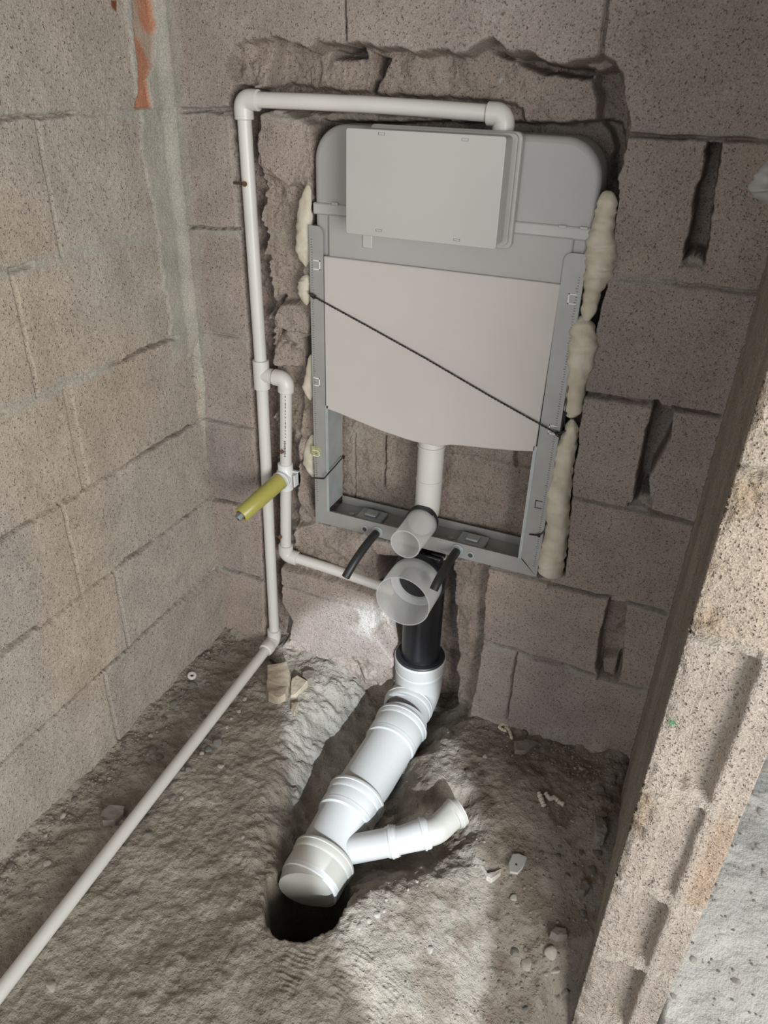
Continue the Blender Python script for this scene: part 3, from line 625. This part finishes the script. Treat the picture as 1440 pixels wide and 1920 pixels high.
# tee and short leg down to the mixer outlet
T2 = W(536, 706); T2 = np.array([T2[0], .002, T1[2]-.001])
b = MB().tube([T1+[0, 0, .031], T1+[0, 0, .030], T1-[0, 0, .030], T1-[0, 0, .031]], [RF-.0015, RF, RF, RF-.0015], 32); b.tube([T1, T1+[.026, 0, 0]], RF*.92, 32); P_(b, 'tee_fitting', M_PPR, wp)
pipe(T1, T2); T3 = np.array([W(536, 893)[0], .002, W(536, 893)[2]]); T4 = W(536, 1040); T4 = np.array([T4[0], .002, T4[2]])
elbow(T1, T2, T3, .026)
sp = pipe(T2, T4); T5 = W(712, 1098, .03)
# printed line on the short pipe, too small to read
b = MB()
for i, (py, h) in enumerate([(744, .004), (751, .002), (758, .006), (764, .004), (771, .003), (777, .002), (783, .003), (789, .001), (794, .005), (801, .006), (808, .002), (814, .003), (820, .003)]+[(828+3.1*k, .0022) for k in range(10)]):
    q = W(535 if i < 13 else 534, py, -.0105); wd = .0006 if i < 13 else .0013+.0005*(i % 3)
    b.box(q[0]-wd-.0, q[0]+wd, q[1]-.0006, q[1]+.0006, q[2]-h/2, q[2]+h/2)
P_(b, 'printed_marks', plastic('faded_ink', (.16, .155, .15), .6), sp, smooth=False)
elbow(T2, T4, T5, .028); P_(MB().tube([T4, T4*.5+T5*.5+[0, 0, .002], T5+(T5-T4)*.15], RP, 28), 'pipe', M_PPR, wp)
# wall outlet fitting with wings
ob = MB().tube([T3+[0, 0, .032], T3+[0, 0, .031], T3+[0, 0, .016], T3+[0, 0, .012], T3-[0, 0, .014], T3-[0, 0, .018], T3-[0, 0, .030]], [.0150, .0165, .0165, .0195, .0195, .0165, .0160], 32)
ob.tube([T3, T3+[-.001, -.024, 0]], .0185, 32); ob.box(T3[0]+.010, T3[0]+.030, .004, .010, T3[2]-.014, T3[2]+.016).box(T3[0]+.027, T3[0]+.030, -.012, .010, T3[2]-.014, T3[2]+.014)
P_(ob, 'outlet_fitting', plastic('bright_white_plastic', (.70, .71, .71), .35), wp)
# elbow at floor and pipe along the floor
G0 = np.array(at(497, 1222, 2, .035)); G1 = np.array(at(-60, 1940, 2, .016)); G0[2] = .036
gm = np.array(at(250, 1537, 2, .018)); g2 = np.array(at(0, 1860, 2, .016))
R1c = np.array([R1[0]+.0, .000, .030]); pipe(R1, R1c)
elbow(T1, R1c, gm, .030)
for f in (.55,):
    c_ = R1c+(gm-R1c)/np.linalg.norm(gm-R1c)*.036; P_(lathe(c_, gm-R1c, [(-.012, RF), (-.008, RF+.0015), (.004, RF+.001), (.010, RF), (.012, RP)], 32), 'pipe_socket', M_PPR, wp)
P_(MB().tube([R1c, R1c*.5+gm*.5, gm, g2, G1], RP, 28), 'pipe', M_PPR, wp)
# yellow test stub
yl = thing('pipe_stub', 'yellow plastic stub pipe screwed into the wall outlet fitting', 'pipe stub', loc=tuple(T3))
ya = T3+[-.001, -.022, 0]; yb = np.array(at(452, 966, 1, -.126))
yd = (yb-ya); L_ = np.linalg.norm(yd); P_(lathe(ya, yd, [(0, .0), (0, .0185), (L_*.5, .0178), (L_, .0172), (L_+.0008, .0165), (L_, .0112), (L_-.02, .0108), (L_-.02, 0)], 40), 'outer_sleeve', M_YEL, yl)
P_(lathe(ya+yd/L_*(L_-.03), yd, [(0, 0), (0, .0085), (.040, .0085), (.041, .0080), (.041, .0055), (.02, .0055), (.02, 0)], 6), 'inner_tube', M_GREY, yl)
P_(lathe(T3+[0, -.021, 0], (0, -1, 0), [(0, .0195), (.003, .0200), (.004, .0190)], 40), 'outlet_lip', M_MARK, yl)

# ------------------------------------------------------------------ FOAM
def lumpy(name, pts, rs, label, y0=.004, seed=0, flat=1.0, sink=0.):
    P = [np.array(at(px, py, 1, y0)) for px, py in pts]; r = [q*1.72/1390 for q in rs]
    # dense resampling
    N = len(P)*7; t = np.linspace(0, len(P)-1, N); PP = np.array([np.interp(t, range(len(P)), [p[i] for p in P]) for i in range(3)]).T; rr = np.interp(t, range(len(P)), r)
    rg = np.random.RandomState(seed); n = 28; vs = []; fs = []
    for i in range(N):
        w_ = 1+.06*math.sin(i*1.1+seed+rg.rand()*.8); e = min(i, N-1-i); cp = math.sqrt(min(1, (e+.25)/4)); 
        for k in range(n):
            a = 2*math.pi*k/n; nn = float(fbm(np.array([k/n*6.+seed]), np.array([i*.16+abs(math.sin(a))]), 1.1, seed, 3)[0]); R_ = rr[i]*w_*cp*(1+.20*nn)
            vs.append(PP[i]+np.array([math.cos(a)*R_, math.sin(a)*R_*flat+sink, .10*R_*math.cos(2*a+i*.45)]))
    for i in range(N-1):
        for k in range(n): fs.append((i*n+k, i*n+(k+1) % n, (i+1)*n+(k+1) % n, (i+1)*n+k))
    fs += [tuple(range(n))[::-1], tuple((N-1)*n+k for k in range(n))]
    o = MB().add(vs, fs).build(name, M_FOAM); tag(o, label, 'foam')
    return o
lumpy('expanding_foam', [(1141, 358), (1138, 385), (1134, 410), (1128, 438), (1128, 462), (1124, 490), (1122, 515), (1112, 545), (1106, 572), (1098, 605)], [11, 12, 13, 15, 19, 21, 18, 11, 10, 8], 'cream foam bead beside the upper right edge of the cistern frame', seed=1)
lumpy('expanding_foam', [(1094, 592), (1094, 615), (1093, 645), (1085, 690), (1080, 730), (1074, 770), (1070, 784)], [9, 17, 19, 17, 13, 12, 6], 'long smooth cream foam bead halfway down right of the frame', seed=2)
lumpy('expanding_foam', [(1073, 786), (1070, 810), (1063, 835), (1058, 865), (1053, 895), (1047, 925), (1045, 955), (1046, 985), (1041, 1015), (1036, 1040), (1032, 1062), (1030, 1082)], [7, 10, 14, 13, 16, 17, 18, 18, 18, 20, 22, 17], 'lumpy cream foam bead at the lower right of the frame, with a ragged foot', seed=3)
lumpy('expanding_foam', [(578, 345), (574, 375), (572, 410), (571, 440), (570, 470), (574, 500)], [5, 9, 12, 14, 14, 6], 'pale foam squeezed out beside the top of the left channel', y0=.010, seed=4, flat=.6)
lumpy('expanding_foam', [(576, 515), (572, 530), (571, 548), (575, 572)], [6, 12, 11, 6], 'short foam blob left of the frame beside the knot of the tie wire', y0=.008, seed=5, flat=.7)
lumpy('expanding_foam', [(584, 665), (582, 700), (577, 725), (582, 750)], [6, 7, 10, 6], 'small foam blob left of the frame at the height of the tee', y0=.010, seed=6, flat=.6)
lumpy('expanding_foam', [(586, 815), (580, 845), (580, 870), (587, 895)], [5, 11, 12, 5], 'foam blob left of the frame beside the yellow mark', y0=.010, seed=7, flat=.6)
fl = lumpy('pale_lump', [(1450, 296), (1440, 325), (1437, 355), (1448, 388)], [5, 11, 15, 7], 'pale lump sticking out at the right edge of the photo, upper right', y0=-.20, seed=8)  # unidentified pale lump beside the partition, not known to be foam
fl.data.materials[0] = M_TANK

# ------------------------------------------------------------------ WIRES
def wire(name, pts, r, label, twist=True, knots=()):
    P = [np.array(p, float) for p in pts]; t = np.linspace(0, len(P)-1, 120*(len(P)-1) if twist else 12*len(P)); PP = np.array([np.interp(t, range(len(P)), [p[i] for p in P]) for i in range(3)]).T
    if not twist: o_ = MB().tube(PP, r, 8)
    else:
        o_ = MB()
        for ph in (0, math.pi):
            q = PP.copy(); a = np.arange(len(q))*.55+ph; q[:, 2] += r*.55*np.cos(a); q[:, 1] += r*.55*np.sin(a); o_.tube(q, r*.62, 6)
    for k, kr in knots:
        k = np.array(k); rg = random.Random(3)
        for j in range(3):
            o_.tube([k+kr*np.array([math.cos(a+j)*.9, -.3+.5*math.sin(a*2+j), math.sin(a)*.7+.2*j]) for a in np.linspace(0, 5.8, 14)], r*.6, 6)
    o = o_.build(name, M_WIRE); return tag(o, label, 'wire')
wl = at(588, 556, 1, -.010); wr = at(1046, 814, 1, -.012); wm = at(800, 673, 1, -.0105)
wire('tie_wire', [at(580, 550, 1, -.008), wl, wl*.5+wm*.5+[0, 0, .0005], wm, wm*.5+wr*.5-[0, 0, .0015], wr, at(1060, 808, 1, -.010)], .0017, 'twisted black wire strung diagonally across the white cistern board', knots=[(wl, .005), (wr, .005)])
wire('tie_wire', [at(583, 896, 1, -.0075), at(600, 897, 1, -.008), at(607, 898, 1, -.010), at(612, 892, 0, .3145), at(630, 872, 0, .3145), at(642, 858, 0, .3145), at(646, 856, 1, .084)], .0014, 'short black wire tied round the lower left channel', False, [(at(644, 858, 1, .080), .003)])
wire('tie_wire', [at(988, 1001, 1, .01), at(994, 1002, 1, -.008), at(1008, 1004, 1, -.010), at(1017, 1000, 1, -.008), at(1027, 985, 1, .0)], .0016, 'short black wire tied round the lower right channel', False, [(at(1010, 1004, 1, -.010), .003)])
wire('tie_wire', [at(1058, 800, 1, -.008), at(1060, 770, 1, -.008), at(1066, 722, 1, -.008), at(1078, 640, 1, -.008)], .0007, 'thin wire running down the outer edge of the right channel', False, [(at(1060, 775, 1, -.009), .003)])
# nails bent over the pipes
for (px, py, px2, lab) in [(438, 343, 458, 'rusty nail holding the upper riser pipe'), (521, 845, 528, 'rusty nail beside the printed short pipe'), (519, 1005, 525, 'rusty nail beside the short pipe, just above its bottom elbow')]:
    a_ = at(px, py, 1, .004); b_ = at(px2, py+2, 1, -.016); d_ = b_-a_
    tag(MB().tube([a_, b_], .0022, 10).tube([b_, b_+d_/np.linalg.norm(d_)*.002], .0045, 12).build('nail', M_RUST), lab, 'nail')

# ------------------------------------------------------------------ STONES AND DEBRIS
def rock_mesh(seed, sq=.6, n=2, rough=.25):
    bm = bmesh.new(); bmesh.ops.create_icosphere(bm, subdivisions=n+1, radius=1); rg = random.Random(seed)
    pl = [(Vector((rg.gauss(0, 1), rg.gauss(0, 1), rg.gauss(0, 1))).normalized(), rg.uniform(.55, .85)) for _ in range(9)]
    for v in bm.verts:
        for nn, d in pl:
            k = v.co.dot(nn)
            if k > d: v.co -= nn*(k-d)*.92
        v.co += Vector((rg.uniform(-1, 1), rg.uniform(-1, 1), rg.uniform(-1, 1)))*rough*.06; v.co.z *= sq
    me = bpy.data.meshes.new('stone'); bm.to_mesh(me); bm.free(); return me
def slab(name, outline, h, mat, z0=None, tilt=0, zt=.0, sub=False, par=None):
    P0 = [gp(px, py) for px, py in outline]; gz = sorted(p[2] for p in P0)[len(P0)//2] if z0 is None else z0; P = [np.array(at(px, py, 2, gz+h*.6)) for px, py in outline]; c = sum(P)/len(P)
    n = len(P); bm = bmesh.new(); lo = [bm.verts.new((p[0], p[1], gz-.008)) for p in P]; rg = random.Random(int(outline[0][0]))
    hi = [bm.verts.new((c[0]+(p[0]-c[0])*.93, c[1]+(p[1]-c[1])*.93, gz+h*rg.uniform(.82, 1.1)+tilt*(p[1]-c[1]))) for p in P]
    for i in range(n): bm.faces.new((lo[i], lo[(i+1) % n], hi[(i+1) % n], hi[i]))
    bm.faces.new(hi); bm.faces.new(lo[::-1]); bmesh.ops.triangulate(bm, faces=[f for f in bm.faces if len(f.verts) > 4]); bmesh.ops.subdivide_edges(bm, edges=bm.edges[:], cuts=2, use_grid_fill=True)
    for v in bm.verts:
        if v.co.z > gz: v.co += Vector((rg.uniform(-1, 1), rg.uniform(-1, 1), rg.uniform(-1, 1)))*h*.05
    bmesh.ops.recalc_face_normals(bm, faces=bm.faces); me = bpy.data.meshes.new(name); bm.to_mesh(me); bm.free()
    o = link(name, me, mat, smooth=False); 
    bv = o.modifiers.new('bevel', 'BEVEL'); bv.width = .0015; bv.segments = 1; return o
tag(slab('stone_chunk', [(500, 1252), (540, 1250), (546, 1266), (543, 1290), (536, 1306), (522, 1312), (502, 1303), (498, 1285), (501, 1270)], .022, M_STONE, tilt=.15), 'squarish beige block fragment below the floor elbow of the white pipe', 'stone')
tag(slab('stone_chunk', [(546, 1274), (558, 1270), (579, 1282), (570, 1290), (554, 1303), (543, 1304), (544, 1288)], .014, M_STONE, tilt=.2), 'triangular beige fragment right beside the squarish one', 'stone')
tag(slab('stone_chunk', [(566, 1262), (578, 1256), (592, 1260), (588, 1272), (578, 1278), (566, 1270)], .010, M_BSTONE), 'flat greyish fragment behind the triangular beige one', 'stone')
tag(slab('stone_chunk', [(546, 1317), (562, 1316), (556, 1330), (552, 1338), (545, 1332)], .009, M_STONE), 'small beige splinter below the squarish block fragment', 'stone')
tag(slab('stone_chunk', [(190, 1522), (205, 1512), (236, 1515), (234, 1528), (215, 1543), (192, 1545), (187, 1532)], .016, M_BSTONE), 'flat oval stone between the left wall and the floor pipe', 'stone')
tag(slab('stone_chunk', [(963, 1392), (990, 1388), (1012, 1392), (985, 1410), (965, 1412)], .012, M_BSTONE), 'flat dark fragment beside the foam string at the back wall foot', 'stone')
tag(slab('stone_chunk', [(1112, 1538), (1128, 1534), (1138, 1550), (1132, 1562), (1116, 1558)], .018, M_BSTONE), 'brown stone below the pale round one at the right wall', 'stone')
tag(slab('stone_chunk', [(1118, 1550), (1134, 1548), (1140, 1562), (1134, 1574), (1120, 1575), (1114, 1562)], .02, M_GSTONE), 'rounded grey stone against the foot of the right wall', 'stone')
tag(slab('stone_chunk', [(1086, 1655), (1100, 1652), (1108, 1664), (1096, 1674), (1084, 1672)], .014, M_BSTONE), 'brown lump lower along the right wall', 'stone')
tag(slab('stone_chunk', [(1040, 1738), (1062, 1742), (1066, 1756), (1045, 1758), (1030, 1750)], .012, M_BSTONE), 'flat stone above the round pale pebble, lower right', 'stone')
tag(slab('mortar_flake', [(899, 1623), (906, 1622), (914, 1638), (928, 1634), (942, 1628), (940, 1638), (922, 1650), (912, 1646)], .006, M_PSTONE), 'pale U shaped mortar flake left of the white plastic piece', 'debris')
# white plastic clip with a hole
gz = max(gp(px, py)[2] for px, py in [(955, 1638), (972, 1603), (988, 1610), (970, 1641)])+.001; cp = [at(px, py, 2, gz) for px, py in [(955, 1638), (953, 1622), (960, 1604), (972, 1603), (988, 1610), (980, 1630), (970, 1641)]]
n = len(cp); b = MB().add([(p[0], p[1], gz) for p in cp]+[(p[0], p[1], gz+.006) for p in cp], [tuple(range(n))[::-1], tuple(range(n, 2*n))]+[(i, (i+1) % n, n+(i+1) % n, n+i) for i in range(n)])
o = b.build('plastic_clip', M_PVC, bevel=.0015); tag(o, 'small white plastic piece with a dark hole on the floor', 'plastic piece')
hp = at(968, 1621, 2, gz+.006); h = lathe((hp[0], hp[1], gz+.0058), (0, 0, 1), [(0, .0022), (.0006, .0022), (.0006, 0)], 14).build('hole', M_DARK); h.parent = o
# white washer by the left wall
q = at(360, 1268, 2, .01); gz = ground(q[0], q[1])+.006; o = lathe((q[0], q[1], gz), (.25, -.2, 1), [(0, .0105), (.004, .0105), (.005, .009), (.005, .0045), (.003, .004), (0, .004), (0, .0105)], 32).build('washer', M_PPR)
tag(o, 'round white plastic washer lying at the foot of the left wall', 'washer')
h = lathe((q[0], q[1], gz+.001), (.25, -.2, 1), [(0, .004), (.001, 0)], 16).build('washer_hole', M_DARK); h.parent = o
def worm(pts, r, name, label, mat=M_FOAM, cat='debris'):
    P = []
    for px, py in pts:
        p = np.array(at(px, py, 2, 0)); p = gp(px, py); p[2] += r*.8; P.append(p)
    t = np.linspace(0, len(P)-1, 8*len(P)); PP = np.array([np.interp(t, range(len(P)), [p[i] for p in P]) for i in range(3)]).T; rg = np.random.RandomState(int(pts[0][0]))
    rs = [r*(.8+.5*rg.rand()) for _ in t]; rs[0] *= .4; rs[-1] *= .4
    return tag(MB().tube(PP, rs, 10).build(name, mat), label, cat)
worm([(1010, 1488), (1014, 1500), (1020, 1515)], .005, 'foam_crumb', 'short stick of dried foam, left one of a pair on the dark floor')
worm([(1022, 1489), (1030, 1500), (1040, 1497), (1048, 1506), (1058, 1511)], .0045, 'foam_crumb', 'crooked stick of dried foam, right one of a pair on the dark floor')
worm([(936, 1358), (944, 1357), (950, 1364), (946, 1372), (936, 1366), (940, 1358), (950, 1362), (956, 1375), (960, 1388)], .0035, 'foam_string', 'looped pale string of foam at the foot of the back wall')
worm([(506, 1238), (516, 1246), (530, 1250), (536, 1251)], .003, 'wire_offcut', 'black scrap of wire behind the squarish beige fragment', M_WIRE, 'wire')
# pebbles
meshes = {}
def pebble(px, py, r, mat, label, group, sq=.6):
    key = (random.randrange(6), mat.name)
    if key not in meshes: me = rock_mesh(key[0]+10, sq); me.materials.append(mat); me.polygons.foreach_set('use_smooth', [True]*len(me.polygons)); meshes[key] = me
    p = gp(px, py); rw = r*1.55/1390
    o = bpy.data.objects.new('pebble', meshes[key]); C.objects.link(o); o.location = (p[0], p[1], ground(p[0], p[1])+rw*.2); o.scale = (rw, rw*random.uniform(.75, 1.1), rw*random.uniform(.6, .9)); o.rotation_euler = (random.uniform(-.3, .3), random.uniform(-.3, .3), random.uniform(0, 6))
    w_ = {'grey_stone': 'grey', 'pale_stone': 'pale', 'brown_grey_stone': 'brown'}[mat.name]; sz_ = 'larger ' if r >= 9 else ('tiny ' if r <= 5 else '')
    for k_ in ('small pebble', 'tiny pale pebble', 'pale pebble', 'pebble'):
        if k_ in label: label = label.replace(k_, sz_+w_+' pebble', 1); break
    tag(o, label, 'pebble', group)
for px, py, r, mt_ in [(361, 1285, 12, M_GSTONE), (390, 1283, 8, M_GSTONE), (325, 1322, 12, M_GSTONE), (308, 1348, 6, M_BSTONE), (283, 1380, 7, M_PSTONE), (310, 1395, 7, M_GSTONE), (286, 1408, 10, M_BSTONE), (300, 1420, 8, M_BSTONE), (232, 1394, 7, M_BSTONE), (383, 1346, 8, M_BSTONE), (265, 1423, 6, M_BSTONE), (118, 1530, 7, M_PSTONE), (86, 1567, 5, M_PSTONE), (88, 1620, 7, M_PSTONE), (20, 1625, 8, M_BSTONE), (97, 1850, 9, M_PSTONE), (238, 1360, 5, M_PSTONE), (60, 1600, 7, M_BSTONE), (140, 1500, 7, M_BSTONE), (205, 1460, 5, M_PSTONE)]:
    pebble(px, py, r, mt_, 'small pebble on the strip of floor between left wall and floor pipe', 'pebbles left of the floor pipe')
for px, py, r, mt_ in [(408, 1393, 10, M_GSTONE), (391, 1406, 8, M_GSTONE), (353, 1444, 8, M_GSTONE), (415, 1437, 9, M_PSTONE), (323, 1498, 8, M_GSTONE), (340, 1497, 6, M_PSTONE), (277, 1566, 11, M_GSTONE), (413, 1378, 5, M_BSTONE), (447, 1334, 7, M_PSTONE), (434, 1348, 5, M_PSTONE), (459, 1311, 6, M_PSTONE), (378, 1413, 5, M_PSTONE), (455, 1570, 5, M_PSTONE), (480, 1352, 5, M_BSTONE), (425, 1364, 5, M_PSTONE)]:
    pebble(px, py, r, mt_, 'small pebble scattered just right of the floor pipe', 'pebbles right of the floor pipe')
for px, py, r, mt_ in [(985, 1374, 8, M_BSTONE), (1030, 1393, 6, M_BSTONE), (910, 1419, 6, M_PSTONE), (1078, 1441, 4, M_PSTONE), (1090, 1442, 5, M_PSTONE), (903, 1456, 8, M_BSTONE), (878, 1450, 8, M_BSTONE), (955, 1461, 3, M_PSTONE), (1100, 1436, 6, M_BSTONE), (1060, 1440, 6, M_BSTONE), (1073, 1539, 5, M_PSTONE), (1140, 1502, 8, M_BSTONE), (1105, 1500, 7, M_BSTONE), (1130, 1528, 9, M_BSTONE), (1120, 1600, 9, M_BSTONE), (1090, 1600, 7, M_BSTONE), (1046, 1604, 6, M_BSTONE), (1078, 1622, 6, M_BSTONE), (1110, 1630, 8, M_BSTONE), (1125, 1480, 8, M_BSTONE), (1150, 1460, 8, M_BSTONE), (1160, 1435, 7, M_BSTONE), (1015, 1600, 5, M_BSTONE), (1065, 1640, 5, M_BSTONE)]:
    pebble(px, py, r, mt_, 'pebble on the dark floor near the right wall', 'pebbles on the dark floor')
for px, py, r, mt_ in [(1032, 1787, 12, M_PSTONE), (965, 1786, 9, M_GSTONE), (988, 1808, 11, M_PSTONE), (1040, 1820, 9, M_PSTONE), (1060, 1860, 9, M_GSTONE), (1024, 1825, 6, M_PSTONE), (964, 1684, 7, M_PSTONE), (970, 1698, 5, M_PSTONE), (1045, 1870, 6, M_GSTONE), (985, 1890, 6, M_GSTONE), (1094, 1712, 7, M_GSTONE)]:
    pebble(px, py, r, mt_, 'pale pebble at the lower right of the floor', 'pebbles at the lower right')
for px, py, r in [(673, 1739, 6), (691, 1727, 5), (707, 1716, 6), (720, 1708, 4), (724, 1688, 3), (782, 1652, 4), (801, 1660, 3), (765, 1668, 3), (806, 1781, 6)]:
    pebble(px, py, r, M_PSTONE, 'tiny pale pebble on the trench edge below the side branch', 'pebbles on the trench edge')
for px, py, r in [(1414, 1487, 8), (1403, 1512, 6), (1427, 1523, 8), (1437, 1440, 13), (1432, 1640, 5), (1300, 1800, 6), (1380, 1840, 7), (1262, 1868, 6), (1421, 1586, 5)]:
    pebble(px, py, r, M_PSTONE, 'pale pebble on the bright ground outside the partition', 'pebbles on the bright ground')
# grit: uncountable
rg = random.Random(5); base = [rock_mesh(30+k, .7, 0) for k in range(4)]; bv = [np.array([v.co[:] for v in m_.vertices]) for m_ in base]; bf_ = [[tuple(p.vertices) for p in m_.polygons] for m_ in base]
g = MB(); cnt = 0
def grit(x, y, r):
    k = rg.randrange(4); a = rg.uniform(0, 6.3); c_, s_ = math.cos(a), math.sin(a); v = bv[k]*r*np.array([1, rg.uniform(.7, 1), rg.uniform(.6, 1)]); z = ground(x, y)
    if z < -.25 or (x < .99 and y > -.008): return
    if abs(x-.53) < .075 and y > -.62: return
    g.add(np.stack([x+v[:, 0]*c_-v[:, 1]*s_, y+v[:, 0]*s_+v[:, 1]*c_, z+r*.2+v[:, 2]], -1), bf_[k])
for i in range(900): grit(.006+abs(rg.gauss(0, .03)), rg.uniform(-.9, -.01), rg.uniform(.0012, .0042))
for i in range(700): grit(rg.uniform(.03, 1.02), -.004-abs(rg.gauss(0, .05)), rg.uniform(.0012, .004))
for i in range(700): grit(1.01-abs(rg.gauss(0, .09)), rg.uniform(-.8, -.01), rg.uniform(.0014, .005))
for i in range(1300): grit(rg.uniform(.02, 1.0), rg.uniform(-1.0, -.02), rg.uniform(.0008, .0024))
for i in range(400): grit(rg.uniform(1.16, 1.5), rg.uniform(-.8, .08), rg.uniform(.0015, .004))
mg = masonry('grit_stone', 120, .002, .2, .3)
go = g.build('grit', plastic('grit', (.30, .27, .23), .95, nscale=120, dirt=(.13, .115, .095)), smooth=True); tag(go, 'loose grit and sand scattered over the rough floor', 'grit', kind='stuff')
